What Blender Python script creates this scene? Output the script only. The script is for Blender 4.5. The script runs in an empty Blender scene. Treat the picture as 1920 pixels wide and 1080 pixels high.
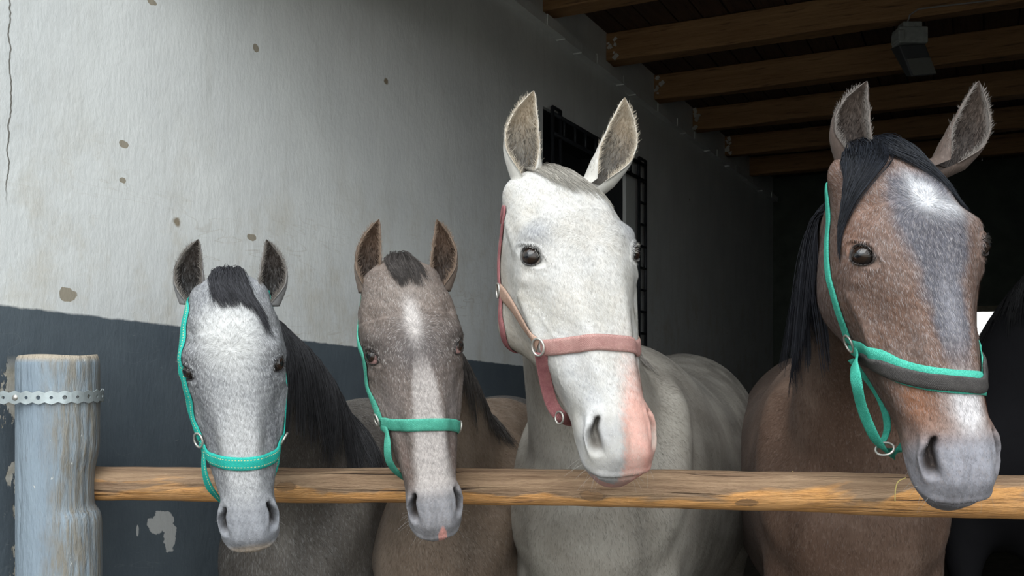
import bpy, math, random
import numpy as np
from mathutils import Vector, Matrix
from mathutils.bvhtree import BVHTree
rng = np.random.default_rng(7); random.seed(7)
S = bpy.context.scene; C = S.collection
# ------------------------------------------------------------------ camera, sky, exposure
FX = 1775.0; HZ = 670.0; CAMH = 1.415
cam_d = bpy.data.cameras.new('camera'); cam = bpy.data.objects.new('camera', cam_d); C.objects.link(cam)
cam.location = (0, 0, CAMH); cam.rotation_euler = (math.pi/2, 0, 0)
cam_d.sensor_width = 36; cam_d.lens = FX/1920*36; cam_d.shift_y = (HZ-540)/1920; cam_d.clip_start = .02
S.camera = cam
S.view_settings.view_transform = 'Standard'; S.view_settings.look = 'None'
S.view_settings.gamma = 1; S.view_settings.exposure = 1.17; S.view_settings.use_curve_mapping = False
W = bpy.data.worlds.new('overcast'); S.world = W; W.use_nodes = True
wn = W.node_tree; wn.nodes.clear()
wo = wn.nodes.new('ShaderNodeOutputWorld'); wb = wn.nodes.new('ShaderNodeBackground')
wt = wn.nodes.new('ShaderNodeTexCoord'); ws = wn.nodes.new('ShaderNodeSeparateXYZ'); wr = wn.nodes.new('ShaderNodeValToRGB')
wn.links.new(wt.outputs['Generated'], ws.inputs[0]); wn.links.new(ws.outputs['Z'], wr.inputs[0])
wr.color_ramp.elements[0].position = 0.0; wr.color_ramp.elements[0].color = (.78, .80, .80, 1)
wr.color_ramp.elements[1].position = .7; wr.color_ramp.elements[1].color = (.86, .94, 1.0, 1)
wn.links.new(wr.outputs[0], wb.inputs[0]); wb.inputs[1].default_value = 1.12
wn.links.new(wb.outputs[0], wo.inputs[0])
sun_d = bpy.data.lights.new('veiled_sun', 'SUN'); sun = bpy.data.objects.new('veiled_sun', sun_d); C.objects.link(sun)
sun_d.energy = 0.9; sun_d.angle = math.radians(50); sun_d.color = (1, .97, .93)
sun.rotation_euler = Vector((-.25, -.85, .95)).to_track_quat('Z', 'Y').to_euler()

def w2p(x, y, z): return (960+FX*x/y, HZ-FX*(z-CAMH)/y)
def at(px, py, Y): return Vector(((px-960)/FX*Y, Y, CAMH+(HZ-py)/FX*Y))

# ------------------------------------------------------------------ helpers
def tag(o, label=None, cat=None, group=None, kind=None):
    if label: o['label'] = label
    if cat: o['category'] = cat
    if group: o['group'] = group
    if kind: o['kind'] = kind
    return o
def empty(name, loc=(0, 0, 0)):
    o = bpy.data.objects.new(name, None); C.objects.link(o); o.location = loc; o.empty_display_size = .1
    return o
def mesh(name, V, F, mat=None, parent=None, smooth=True, col=None, hc=None):
    me = bpy.data.meshes.new(name)
    V = np.asarray(V, float)
    if isinstance(F, np.ndarray):
        nf, k = F.shape
        me.vertices.add(len(V)); me.vertices.foreach_set('co', V.ravel())
        me.loops.add(nf*k); me.loops.foreach_set('vertex_index', F.ravel().astype(np.int32))
        me.polygons.add(nf); me.polygons.foreach_set('loop_start', np.arange(0, nf*k, k, dtype=np.int32))
        me.update(calc_edges=True)
    else:
        me.from_pydata([tuple(v) for v in V], [], [tuple(int(i) for i in f) for f in F]); me.update()
    if smooth: me.polygons.foreach_set('use_smooth', np.ones(len(me.polygons), bool))
    if col is not None:
        a = me.color_attributes.new('coat', 'FLOAT_COLOR', 'POINT')
        a.data.foreach_set('color', np.concatenate([col, np.ones((len(col), 1))], 1).astype(np.float32).ravel())
    if hc is not None:
        a = me.attributes.new('flow', 'FLOAT_VECTOR', 'POINT'); a.data.foreach_set('vector', np.asarray(hc, np.float32).ravel())
    o = bpy.data.objects.new(name, me); C.objects.link(o)
    if mat: me.materials.append(mat)
    if parent:
        o.parent = parent; bpy.context.view_layer.update() if False else None
        o.matrix_parent_inverse = Matrix.Translation(parent.location).inverted()
    return o
class MB:
    def __init__(s): s.V = []; s.F = []; s.n = 0
    def add(s, V, F):
        s.V += [tuple(v) for v in V]; s.F += [tuple(int(i)+s.n for i in f) for f in F]; s.n += len(V)
    def box(s, c, size, M=None):
        c = Vector(c); h = Vector(size)/2
        vs = [Vector((x*h.x, y*h.y, z*h.z)) for x in (-1, 1) for y in (-1, 1) for z in (-1, 1)]
        vs = [(M @ v if M else v)+c for v in vs]
        s.add(vs, [(0, 1, 3, 2), (4, 6, 7, 5), (0, 4, 5, 1), (2, 3, 7, 6), (0, 2, 6, 4), (1, 5, 7, 3)])
    def tube(s, pts, r, k=8, cap=True):
        pts = [Vector(p) for p in pts]; n = len(pts); V = []
        rr = r if hasattr(r, '__len__') else [r]*n
        t0 = (pts[1]-pts[0]).normalized(); a = t0.orthogonal().normalized()
        for i, p in enumerate(pts):
            t = (pts[min(i+1, n-1)]-pts[max(i-1, 0)]).normalized()
            a = (a-t*a.dot(t)).normalized(); b = t.cross(a)
            V += [p+(a*math.cos(2*math.pi*j/k)+b*math.sin(2*math.pi*j/k))*rr[i] for j in range(k)]
        F = [(i*k+j, i*k+(j+1) % k, (i+1)*k+(j+1) % k, (i+1)*k+j) for i in range(n-1) for j in range(k)]
        if cap: F += [tuple(reversed(range(k))), tuple(range((n-1)*k, n*k))]
        s.add(V, F)
    def build(s, name, mat, parent=None, smooth=False, bevel=0):
        o = mesh(name, s.V, s.F, mat, parent, smooth)
        if bevel:
            m = o.modifiers.new('b', 'BEVEL'); m.width = bevel; m.segments = 2; m.limit_method = 'ANGLE'
        return o
# ------------------------------------------------------------------ materials
def nodemat(name):
    m = bpy.data.materials.new(name); m.use_nodes = True
    return m, m.node_tree, m.node_tree.nodes['Principled BSDF']
class NT:
    """tiny wrapper for building node graphs"""
    def __init__(s, t): s.t = t; s.tc = None
    def nd(s, typ, **kw):
        n = s.t.nodes.new(typ)
        for k, v in kw.items(): setattr(n, k, v)
        return n
    def lk(s, a, b): s.t.links.new(a, b)
    def put(s, sock, v):
        if hasattr(v, 'is_output'): s.lk(v, sock)
        else: sock.default_value = v
    def coord(s, which='Object'):
        if not s.tc: s.tc = s.nd('ShaderNodeTexCoord')
        return s.tc.outputs[which]
    def attr(s, name, out='Vector'): return s.nd('ShaderNodeAttribute', attribute_name=name).outputs[out]
    def mapping(s, v, scale=(1, 1, 1), loc=(0, 0, 0), rot=(0, 0, 0)):
        n = s.nd('ShaderNodeMapping'); s.lk(v, n.inputs[0]); n.inputs['Scale'].default_value = scale
        n.inputs['Location'].default_value = loc; n.inputs['Rotation'].default_value = rot; return n.outputs[0]
    def noise(s, v, scale, detail=4, rough=.55, dist=0, out=0):
        n = s.nd('ShaderNodeTexNoise'); s.lk(v, n.inputs['Vector']); n.inputs['Scale'].default_value = scale
        n.inputs['Detail'].default_value = detail; n.inputs['Roughness'].default_value = rough; n.inputs['Distortion'].default_value = dist
        return n.outputs[out]
    def voro(s, v, scale, feature='F1'):
        n = s.nd('ShaderNodeTexVoronoi', feature=feature); s.lk(v, n.inputs['Vector']); n.inputs['Scale'].default_value = scale
        return n.outputs[0]
    def math(s, op, a, b=0.0, c=0.0):
        n = s.nd('ShaderNodeMath', operation=op); s.put(n.inputs[0], a); s.put(n.inputs[1], b); s.put(n.inputs[2], c); return n.outputs[0]
    def rng(s, v, a, b, c=0.0, d=1.0):
        n = s.nd('ShaderNodeMapRange'); s.lk(v, n.inputs[0])
        for i, x in enumerate((a, b, c, d)): n.inputs[i+1].default_value = x
        return n.outputs[0]
    def mix(s, f, a, b, mode='MIX'):
        n = s.nd('ShaderNodeMix', data_type='RGBA', blend_type=mode); s.put(n.inputs[0], f)
        for i, x in ((6, a), (7, b)):
            if hasattr(x, 'is_output'): s.lk(x, n.inputs[i])
            else: n.inputs[i].default_value = (*x, 1) if len(x) == 3 else x
        return n.outputs[2]
    def bump(s, h, strength, dist, nrm=None):
        n = s.nd('ShaderNodeBump'); s.lk(h, n.inputs['Height']); n.inputs['Strength'].default_value = strength
        n.inputs['Distance'].default_value = dist
        if nrm: s.lk(nrm, n.inputs['Normal'])
        return n.outputs[0]
def simple(name, c, rough=.5, metal=0, bump=None, var=0, scale=40):
    m, t, p = nodemat(name); g = NT(t)
    p.inputs['Base Color'].default_value = (*c, 1); p.inputs['Roughness'].default_value = rough; p.inputs['Metallic'].default_value = metal
    nz = g.noise(g.coord(), scale, 5)
    if var:
        g.lk(g.mix(g.rng(nz, .3, .7), [x*(1-var) for x in c], [min(1, x*(1+var)) for x in c]), p.inputs['Base Color'])
    if bump: g.lk(g.bump(nz, bump, .003), p.inputs['Normal'])
    return m

# wall frame: along-wall unit vector, normal into the room
WD = Vector((.494, 1, 0)).normalized(); WN = Vector((WD.y, -WD.x, 0)); W0 = Vector((-2.007, 0, 0))
def wallp(t, h, off=0.0): return W0 + WD*t + WN*off + Vector((0, 0, h))
def wall_at(px, py):          # point on the wall seen through a photo pixel -> (t, h)
    Y = 3562.4/(1837-px); return Y/WD.y, CAMH+(HZ-py)/FX*Y
M_wall, t_, p_ = nodemat('wall_paint'); g = NT(t_)
co = g.coord('Object')                           # wall objects keep local coords: x along wall, y out, z up
sx = g.nd('ShaderNodeSeparateXYZ'); g.lk(co, sx.inputs[0])
n1 = g.noise(co, 3.0, 6, .6); n2 = g.noise(co, 22, 6, .6); n3 = g.noise(g.mapping(co, (9, 9, 1.0)), 2.2, 5, .6)
plaster = g.mix(g.rng(n1, .35, .7), (.73, .75, .74), (.83, .85, .83))
plaster = g.mix(g.rng(n3, .52, .75, 0, .30), plaster, (.56, .56, .52))
vb = g.voro(g.mapping(co, (1, 1, 1)), 2.6)
sp = g.math('MULTIPLY', g.rng(g.math('ADD', vb, g.math('MULTIPLY', n2, .10)), .085, .07), g.rng(n1, .45, .5))
plaster = g.mix(sp, plaster, (.28, .23, .16))
scr = g.noise(g.mapping(co, (1.0, 1, 5), rot=(0, .7, 0)), 2.2, 3, .6, .8)
plaster = g.mix(g.math('MULTIPLY', g.rng(g.math('ABSOLUTE', g.math('SUBTRACT', scr, .5)), .010, .0, 0, .38), g.math('MULTIPLY', g.rng(sx.outputs['Z'], 2.0, 1.6), g.rng(n1, .50, .58))), plaster, (.40, .34, .25))
n4 = g.noise(co, 6, 5, .6)
plaster = g.mix(g.math('MULTIPLY', g.rng(g.noise(g.mapping(co, (1, 1, .7)), 5, 6, .7), .50, .66, 0, .55), g.rng(sx.outputs['Z'], 2.1, 1.7)), plaster, (.58, .54, .45))
paint = g.mix(g.rng(n4, .3, .7), (.075, .097, .117), (.100, .125, .145))
paint = g.mix(g.rng(g.noise(g.mapping(co, (1, 1, 2.5)), 26, 6, .7), .66, .72), paint, (.33, .34, .33))
scr2 = g.noise(g.mapping(co, (2, 1, 5), rot=(0, -.5, 0)), 2.3, 2, .5, 1.2)
paint = g.mix(g.rng(g.math('ABSOLUTE', g.math('SUBTRACT', scr2, .52)), .004, .0, 0, .10), paint, (.35, .37, .37))
# dado edge: height falls slowly along the wall
hl = g.math('SUBTRACT', 1.648, g.math('MULTIPLY', sx.outputs['X'], .0585))
hl = g.math('ADD', hl, g.math('MULTIPLY', g.math('SUBTRACT', n2, .5), .012))
isp = g.rng(g.math('SUBTRACT', hl, sx.outputs['Z']), -.0025, .0025)
def patch(px, py, rx, rz, ns=.5):               # a flaked patch at a place of the wall
    t, h = wall_at(px, py)
    a = g.math('DIVIDE', g.math('SUBTRACT', sx.outputs['X'], t), rx); b = g.math('DIVIDE', g.math('SUBTRACT', sx.outputs['Z'], h), rz)
    d = g.math('SQRT', g.math('ADD', g.math('MULTIPLY', a, a), g.math('MULTIPLY', b, b)))
    d = g.math('ADD', d, g.math('MULTIPLY', g.math('SUBTRACT', g.noise(co, 28, 3, .6), .5), ns*3))
    return g.rng(d, 1.0, .94)
col = g.mix(isp, plaster, paint)
for a in ((302, 980, .038, .03), (318, 1010, .022, .036), (258, 995, .004, .014)):
    col = g.mix(patch(*a), col, (.52, .53, .52))
for a in ((126, 552, .022, .016), (472, 445, .02, .010), (232, 270, .014, .010), (480, 90, .012, .012), (230, 338, .010, .007), (286, 4, .014, .008)):
    col = g.mix(patch(*a), col, (.36, .32, .25))
chipm = g.math('MULTIPLY', g.rng(g.noise(g.mapping(co, (1, 1, .5)), 14, 6, .65), .535, .555), g.math('MULTIPLY', g.rng(sx.outputs['X'], 2.26, 2.20), g.rng(sx.outputs['Z'], 1.42, 1.38)))
col = g.mix(chipm, col, g.mix(g.rng(n2, .4, .6), (.42, .38, .30), (.60, .58, .52)))
tck, _ = wall_at(16, 200)
ckd = g.math('ABSOLUTE', g.math('SUBTRACT', g.math('ADD', sx.outputs['X'], g.math('MULTIPLY', g.math('SUBTRACT', g.noise(g.mapping(co, (1, 1, 4)), 2.0, 4, .6), .5), .05)), tck))
crack = g.math('MULTIPLY', g.rng(ckd, .0025, .0008), g.rng(sx.outputs['Z'], 1.72, 1.78)); col = g.mix(crack, col, (.16, .15, .13))
g.lk(col, p_.inputs['Base Color']); p_.inputs['Roughness'].default_value = .75
hgt = g.math('ADD', g.math('MULTIPLY', g.noise(co, 9, 6, .6), 1.0), g.math('MULTIPLY', g.noise(g.mapping(co, (3, 3, 1)), 30, 4, .6), .35))
hgt = g.math('SUBTRACT', hgt, g.math('MULTIPLY', chipm, .8))
g.lk(g.bump(hgt, .35, .010), p_.inputs['Normal'])

def woodmat(name, ca, cb, cc, axis='X', scale=1.0, rough=.75, bumpd=.004):
    m, t, p = nodemat(name); g = NT(t); co = g.coord('Object')
    st = {'X': (.6, 9, 9), 'Y': (9, .6, 9), 'Z': (9, 9, .6)}[axis]
    v = g.mapping(co, tuple(x*scale for x in st))
    a = g.noise(v, 3, 6, .65, .6); b = g.noise(v, 9, 5, .6)
    c = g.mix(g.rng(a, .3, .62), ca, cb); c = g.mix(g.rng(b, .56, .70), c, cc)
    g.lk(c, p.inputs['Base Color']); p.inputs['Roughness'].default_value = rough
    g.lk(g.bump(g.math('ADD', a, b), .7, bumpd), p.inputs['Normal']); return m
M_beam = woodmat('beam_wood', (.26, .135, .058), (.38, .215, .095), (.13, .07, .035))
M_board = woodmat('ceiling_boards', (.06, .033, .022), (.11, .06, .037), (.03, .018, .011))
M_dark = simple('painted_shade', (.02, .022, .025), .9)  # near-black colour standing in for shade in the window opening
M_back = simple('stable_render', (.085, .10, .085), .9, bump=.4, var=.2, scale=6)
M_steel = simple('galvanised_steel', (.47, .53, .54), .42, .55, bump=.15, var=.15, scale=60)
M_iron = simple('painted_iron', (.025, .028, .033), .5, .3)
M_ring = simple('halter_metal', (.52, .50, .46), .38, .7, var=.2)

# ------------------------------------------------------------------ the setting
WM = Matrix(((WD.x, WN.x, 0, W0.x), (WD.y, WN.y, 0, W0.y), (0, 0, 1, 0), (0, 0, 0, 1)))
def wallobj(name, mb, mat):
    o = mb.build(name, mat); o.matrix_world = WM; return tag(o, kind='structure')
T0, T1 = -2.0, 9.2/WD.y+.1; HT = 3.16; TH = .28
wt0, _ = wall_at(1018, 300); wt1, _ = wall_at(1174, 300); wtg, _ = wall_at(1201, 300)
wz0, wz1 = 1.30, 2.57
m = MB()
for a, b, c, d in ((T0, wt0, 0, HT), (wt1, T1, 0, HT), (wt0, wt1, 0, wz0), (wt0, wt1, wz1, HT)):
    m.box(((a+b)/2, -TH/2, (c+d)/2), (b-a, TH, d-c))
wallobj('wall_left', m, M_wall)
m = MB(); m.box(((wt0+wt1)/2, -TH-.01, (wz0+wz1)/2), (wt1-wt0+.3, .02, wz1-wz0+.3))  # back sheet and reveal liners, coloured dark to paint the opening's shade
for (a, c, b_, d_) in ((wt0+.004, (wz0+wz1)/2, .008, wz1-wz0), (wt1-.004, (wz0+wz1)/2, .008, wz1-wz0), ((wt0+wt1)/2, wz1-.004, wt1-wt0, .008)):
    m.box((a, -TH/2-.02, c), (b_, TH, d_))
win = wallobj('window_1', m, M_dark)
m = MB()
bars = []
def bar(a, b, c, d, r=.008):
    m.tube([(a, .035, b), (c, .035, d)], r, 6)
for t in (wt0+.03, wt0+.12, wtg-.13, wtg-.01): bar(t, wz0, t, wz1, .010)
for z in (wz1-.03, wz1-.12): bar(wt0+.03, z, wtg-.01, z, .010)
n = 10
for i in range(n+1):
    z = wz0+(wz1-wz0)*i/n; bar(wt0+.03, z, wt0+.12, z); bar(wtg-.13, z, wtg-.01, z)
    t = wt0+.03+(wtg-wt0-.04)*i/n; bar(t, wz1-.12, t, wz1-.03)
gr = m.build('grille', M_iron, None, True); gr.parent = win
# ledge of rough plaster under the ceiling
m = MB(); N = 60
for i in range(N):
    a = T0+(T1-T0)*i/N; b = T0+(T1-T0)*(i+1)/N
    z = 2.94+random.uniform(-.006, .006)
    m.box(((a+b)/2, .022, z), (b-a, .045+random.uniform(-.008, .008), .05))
wallobj('trim_1', m, M_wall)
# floor, back wall, right wall
m = MB(); m.box((0, 4.0, -.05), (30, 12, .1)); tag(m.build('floor', simple('straw_floor', (.055, .047, .035), .95, bump=.6, var=.4, scale=12)), kind='structure')
m = MB(); m.box((0, -12, -.05), (40, 20, .1)); tag(m.build('ground', simple('yard_gravel', (.30, .285, .25), .95, bump=.5, var=.2, scale=30)), kind='structure')
# back wall, square to the left wall, with a bright window
BX = WN; B0 = wallp(T1-.1, 0)
BM = Matrix(((BX.x, WD.x, 0, B0.x), (BX.y, WD.y, 0, B0.y), (0, 0, 1, 0), (0, 0, 0, 1)))
def back_at(px, py):
    # intersect ray with back plane
    d = Vector(((px-960)/FX, 1, (HZ-py)/FX)); s = (B0-Vector((0, 0, CAMH))).dot(WD)/d.dot(WD)
    q = Vector((0, 0, CAMH))+d*s; return (q-B0).dot(BX), q.z
u0, z1_ = back_at(1826, 575); u1, z0_ = back_at(1900, 662)
m = MB()
for a, b, c, d in ((-.3, u0, 0, HT), (u1, 9, 0, HT), (u0, u1, 0, z0_), (u0, u1, z1_, HT)):
    m.box(((a+b)/2, .15, (c+d)/2), (b-a, .3, d-c))
o = m.build('wall_back', M_back); o.matrix_world = BM; tag(o, kind='structure')
m = MB(); m.box(((u0+u1)/2, .02, z1_-.02), (u1-u0+.1, .1, .05)); m.box(((u0+u1)/2, .02, z0_+.01), (u1-u0+.1, .1, .04))
m.box((u0+.01, .02, (z0_+z1_)/2), (.03, .1, z1_-z0_)); m.box((u1-.01, .02, (z0_+z1_)/2), (.03, .1, z1_-z0_))
o = m.build('window_2', simple('window_wood', (.22, .20, .14), .7, var=.2)); o.matrix_world = BM; tag(o, kind='structure')
m = MB(); m.box((5.6, 4.5, HT/2), (.3, 12, HT)); o = m.build('wall_right', M_back); tag(o, kind='structure')
m = MB(); FW = [Vector((2.25, 1.75, 0)), Vector((5.7, 1.45, 0))]  # unseen front wall and lintel, added to let less daylight into the stable
m.box((3.675, 1.62, HT/2), (4.05, .3, HT))
m.box((2.0, 2.25, 2.87), (7.4, .3, .66))
tag(m.build('wall_front_added', M_back), kind='structure')
# roof boards: long planks parallel to the wall
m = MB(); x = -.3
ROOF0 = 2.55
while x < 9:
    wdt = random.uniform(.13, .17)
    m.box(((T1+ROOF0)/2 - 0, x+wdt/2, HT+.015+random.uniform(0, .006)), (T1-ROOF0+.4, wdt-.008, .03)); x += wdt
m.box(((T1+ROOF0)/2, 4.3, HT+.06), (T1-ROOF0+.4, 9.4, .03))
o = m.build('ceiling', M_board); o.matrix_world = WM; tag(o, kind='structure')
# roof beams
bt = [4.35, 5.09, 5.84, 6.62, 7.45, 8.25]
names = ['nearest roof beam, only its left end showing at the top edge of the photo', 'second roof beam back, the big orange-brown one just above the hanging lamp',
         'third roof beam back, passing behind the hanging lamp', 'fourth roof beam back, crossing dark behind the tips of the brown horse ears',
         'fifth roof beam back, very dim, meeting the wall level with the white horse ears', 'farthest roof beam, hardly lit, next to the back wall']
for i, Y in enumerate(bt):
    t = Y/WD.y; m = MB(); N = 40; L = 8.6
    for k in range(1):
        h0, h1 = 3.005, 3.158; dp = .11
        V = []; 
        for j in range(N+1):
            xx = -.02+L*j/N; w = .004*math.sin(j*1.3+i)+random.uniform(-.002, .002)
            for (yy, zz) in ((0, h0+w), (0, h1), (dp, h1), (dp, h0-w)):
                V.append((xx, yy-w, zz))
        F = [(j*4+a, (j+1)*4+a, (j+1)*4+(a+1) % 4, j*4+(a+1) % 4) for j in range(N) for a in range(4)]
        F += [(3, 2, 1, 0), (N*4, N*4+1, N*4+2, N*4+3)]
        m.add(V, F)
    b = m.build('roof_beam', M_beam)
    P = wallp(t, 0); b.matrix_world = Matrix(((BX.x, WD.x, 0, P.x), (BX.y, WD.y, 0, P.y), (0, 0, 1, 0), (0, 0, 0, 1)))
    bv = b.modifiers.new('b', 'BEVEL'); bv.width = .006; bv.segments = 1
    tag(b, names[i], 'beam', 'roof beams')
    if 0 < i < 5:     # crumbs of plaster on the beam end
        m2 = MB()
        for q in range(9):
            r = random.uniform(.006, .02)
            m2.box((.01+random.uniform(0, .045), -.004, random.uniform(3.01, 3.14)), (r*1.3, .008, r*2), Matrix.Rotation(random.uniform(0, 3), 3, 'Y'))
        pl = m2.build('plaster_crumbs', simple('crumb%d' % i, (.62, .60, .55), .9)); pl.parent = b

# ------------------------------------------------------------------ post, strap, rail
M_post, t_, p_ = nodemat('weathered_post'); g = NT(t_); co = g.coord('Object')
v = g.mapping(co, (12, 12, 2.2)); a = g.noise(v, 2.2, 6, .65, .5); b = g.noise(g.mapping(co, (14, 14, 1.6)), 7, 5, .65)
sx = g.nd('ShaderNodeSeparateXYZ'); g.lk(co, sx.inputs[0])
c = g.mix(g.rng(a, .3, .7), (.24, .30, .36), (.29, .36, .42))
side = g.rng(g.math('ADD', sx.outputs['X'], g.math('MULTIPLY', g.noise(g.mapping(co, (1, 1, .6)), 12, 5, .7), .10)), .045, .085)
c = g.mix(g.math('MULTIPLY', side, g.rng(b, .35, .6)), c, (.25, .235, .20))
c = g.mix(g.rng(b, .64, .72), c, (.15, .15, .15))
c = g.mix(g.rng(g.noise(g.mapping(co, (1, 1, .6)), 70, 3, .6), .70, .74), c, (.62, .63, .60))
top = g.rng(sx.outputs['Z'], 1.405, 1.415); c = g.mix(top, c, (.42, .36, .28))
g.lk(c, p_.inputs['Base Color']); p_.inputs['Roughness'].default_value = .6
g.lk(g.bump(g.math('ADD', a, g.math('MULTIPLY', b, .8)), .9, .008), p_.inputs['Normal'])
PC = Vector(((110-960)/FX*1.93, 1.93, 0)); PR = .0795
V = []; NR = 260; NA = 96
ph = rng.uniform(0, 6.28, 12)
for i in range(NR+1):
    z = 1.42*i/NR
    for j in range(NA):
        an = 2*math.pi*j/NA
        r = PR*(1+.012*math.sin(2*an+ph[0])+.010*math.sin(3*an+z*2))
        gv = sum(math.exp(-((((an-a0+.05*math.sin(z*7+a0)+math.pi) % (2*math.pi))-math.pi)/.02)**2) for a0 in (4.1, 4.75, 5.0, 5.5, 5.75, 6.0)) 
        r -= .0035*gv
        nz_ = 1/(1+math.exp(-(z-1.105)/.004))/(1+math.exp((z-1.205)/.012)); r -= .016*nz_*max(0, math.cos(an)-.2)     # the notch where the rail enters
        r *= 1+.045/(1+math.exp((z-1.09)/.006))*max(0, .3+.7*math.cos(an))
        if z > 1.40: r *= 1-.9*((z-1.40)/.02)**2*.08
        V.append((r*math.cos(an), r*math.sin(an), z+(.0015*math.sin(an*3) if i == NR else 0)))
F = [(i*NA+j, i*NA+(j+1) % NA, (i+1)*NA+(j+1) % NA, (i+1)*NA+j) for i in range(NR) for j in range(NA)]
V.append((0, 0, 1.415)); k = len(V)-1
F += [(NR*NA+j, NR*NA+(j+1) % NA, k) for j in range(NA)]
post = mesh('wooden_post', V, F, M_post); post.location = PC
tag(post, 'thick round gate post in flaking grey-blue paint, standing at the left against the wall', 'post')
# perforated strap: along the wall then round the post
def strapline(u):     # u metres, 0 where it leaves the wall; returns point and outward normal at height 0
    Rr = PR+.0035; s0 = .34
    if u < s0:        # straight run coming from the wall, touching the post front tangentially
        q = PC+Vector((0, -Rr, 0))+Vector((-(s0-u), 0.0, 0)); 
        dx = s0-u; q.y += 0 if dx < .03 else (dx-.03)*.10
        return q, Vector((0, -1, 0))
    an = -math.pi/2+(u-s0)/Rr
    return PC+Vector((math.cos(an)*Rr, math.sin(an)*Rr, 0)), Vector((math.cos(an), math.sin(an), 0))
m = MB(); per = .0235; th = .0022; zc = CAMH-75/FX*1.86
KR = 16
for i in range(int(.58/per)):
    outer = []; inner = []
    big = i % 2 == 0; hr = .0042 if big else .0032
    for j in range(KR):
        an = 2*math.pi*j/KR; cx_, cz_ = math.cos(an), math.sin(an)
        mm = max(abs(cx_), abs(cz_)); ox = cx_/mm*per/2; wv = .0112+.0022*math.cos(ox/per*2*math.pi)
        oz = cz_/mm*wv; outer.append((ox, oz)); inner.append((cx_*hr, cz_*hr))
    V = []
    for off in (0, th):
        for ring in (outer, inner):
            for (ox, oz) in ring:
                q, nn = strapline(i*per+per/2+ox); V.append(q+nn*off+Vector((0, 0, zc+oz)))
    F = []
    for j in range(KR):
        j2 = (j+1) % KR
        F += [(j, j2, KR+j2, KR+j), (2*KR+j, 3*KR+j, 3*KR+j2, 2*KR+j2), (j, 2*KR+j, 2*KR+j2, j2), (KR+j, KR+j2, 3*KR+j2, 3*KR+j)]
    m.add(V, F)
strap = m.build('perforated_strap', M_steel)
tag(strap, 'galvanised perforated steel band strapped round the top of the grey-blue post', 'metal strap')
m = MB(); q, nn = strapline(.34-.045); q = q+Vector((0, 0, zc))
m.tube([q, q+Vector((0, -.003, 0)), q+Vector((0, -.005, 0))], [.006, .006, .003], 12); m.build('screw', M_ring, strap, True) if False else None
sc = m.build('screw', M_ring, None, True); sc.parent = strap

M_rail, t_, p_ = nodemat('peeled_log'); g = NT(t_); co = g.coord('Object')
sx = g.nd('ShaderNodeSeparateXYZ'); g.lk(co, sx.inputs[0])
v = g.mapping(co, (1.6, 22, 22)); a = g.noise(v, 2.0, 7, .68, .9); b = g.noise(g.mapping(co, (3.5, 42, 42)), 3, 5, .7, .4)
big = g.noise(g.mapping(co, (1.2, 6, 6)), 2.2, 4, .6, .8)
c = g.mix(g.rng(a, .28, .60), (.50, .235, .072), (.85, .43, .145)); c = g.mix(g.rng(b, .52, .70), c, (.30, .14, .055)); c = g.mix(g.math('MULTIPLY', g.rng(g.noise(co, 7, 5, .7), .48, .62), .55), c, (.78, .43, .18))
bark = g.rng(g.math('ADD', sx.outputs['Z'], g.math('MULTIPLY', g.math('SUBTRACT', big, .5), .17)), -.006, .008)
c = g.mix(bark, c, g.mix(g.rng(a, .35, .6), (.21, .125, .072), (.42, .28, .17)))
cr = g.math('MULTIPLY', g.rng(g.math('ABSOLUTE', g.math('SUBTRACT', g.noise(g.mapping(co, (.5, 14, 14)), 1.7, 2, .5, .1), .5)), .010, .002), g.rng(g.noise(co, 2.2, 2), .5, .6))
c = g.mix(cr, c, (.06, .032, .018))
wob = g.math('MULTIPLY', g.math('SUBTRACT', g.noise(co, 32, 4, .7), .5), 2.2); kn = None
for kx, kz, ra, rb in ((1.083, -.006, .026, .010), (1.92, .012, .016, .008), (.47, .004, .018, .009), (1.38, -.016, .02, .007)):
    a1 = g.math('DIVIDE', g.math('SUBTRACT', sx.outputs['X'], kx), ra); b1 = g.math('DIVIDE', g.math('SUBTRACT', sx.outputs['Z'], kz), rb)
    dk = g.math('ADD', g.math('SQRT', g.math('ADD', g.math('MULTIPLY', a1, a1), g.math('MULTIPLY', b1, b1))), wob)
    c = g.mix(g.rng(dk, 1.05, .85, 0, .8), c, (.30, .17, .08)); ringk = g.rng(g.math('ABSOLUTE', g.math('SUBTRACT', dk, 1.0)), .14, .04); c = g.mix(g.math('MULTIPLY', ringk, .45), c, (.10, .055, .028))
g.lk(c, p_.inputs['Base Color']); p_.inputs['Roughness'].default_value = .55
h = g.math('SUBTRACT', g.math('ADD', a, g.math('MULTIPLY', b, .6)), cr); g.lk(g.bump(h, 1.0, .010), p_.inputs['Normal'])
RL = Vector(((187-960)/FX*1.985, 1.985, 1.15)); RRt = Vector(((1920-960)/FX*1.823, 1.823, 1.15))
rdir = (RRt-RL).normalized(); RS = RL-rdir*.055
NL = 300; NA = 40; LEN = 3.2; V = []
for i in range(NL+1):
    s = LEN*i/NL; fr = min(max((s-.05)/(RRt-RL).length, 0), 1.6)
    r0 = .0345+(.0425-.0345)*fr
    for j in range(NA):
        an = 2*math.pi*j/NA
        r = r0*(1+.05*math.sin(2*an+s*1.7)+.03*math.sin(s*4.3+2*an)*math.sin(an)+.02*math.sin(s*15+an*1.5+.5)+.02*math.sin(s*9+an)+.012*math.sin(s*23+3*an)+.008*math.sin(s*61+5*an))
        if an > math.pi: r *= 1.0 
        V.append((s, r*math.cos(an), r*math.sin(an)+.004*math.sin(s*2.1)))
F = [(i*NA+j, i*NA+(j+1) % NA, (i+1)*NA+(j+1) % NA, (i+1)*NA+j) for i in range(NL) for j in range(NA)]
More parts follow.
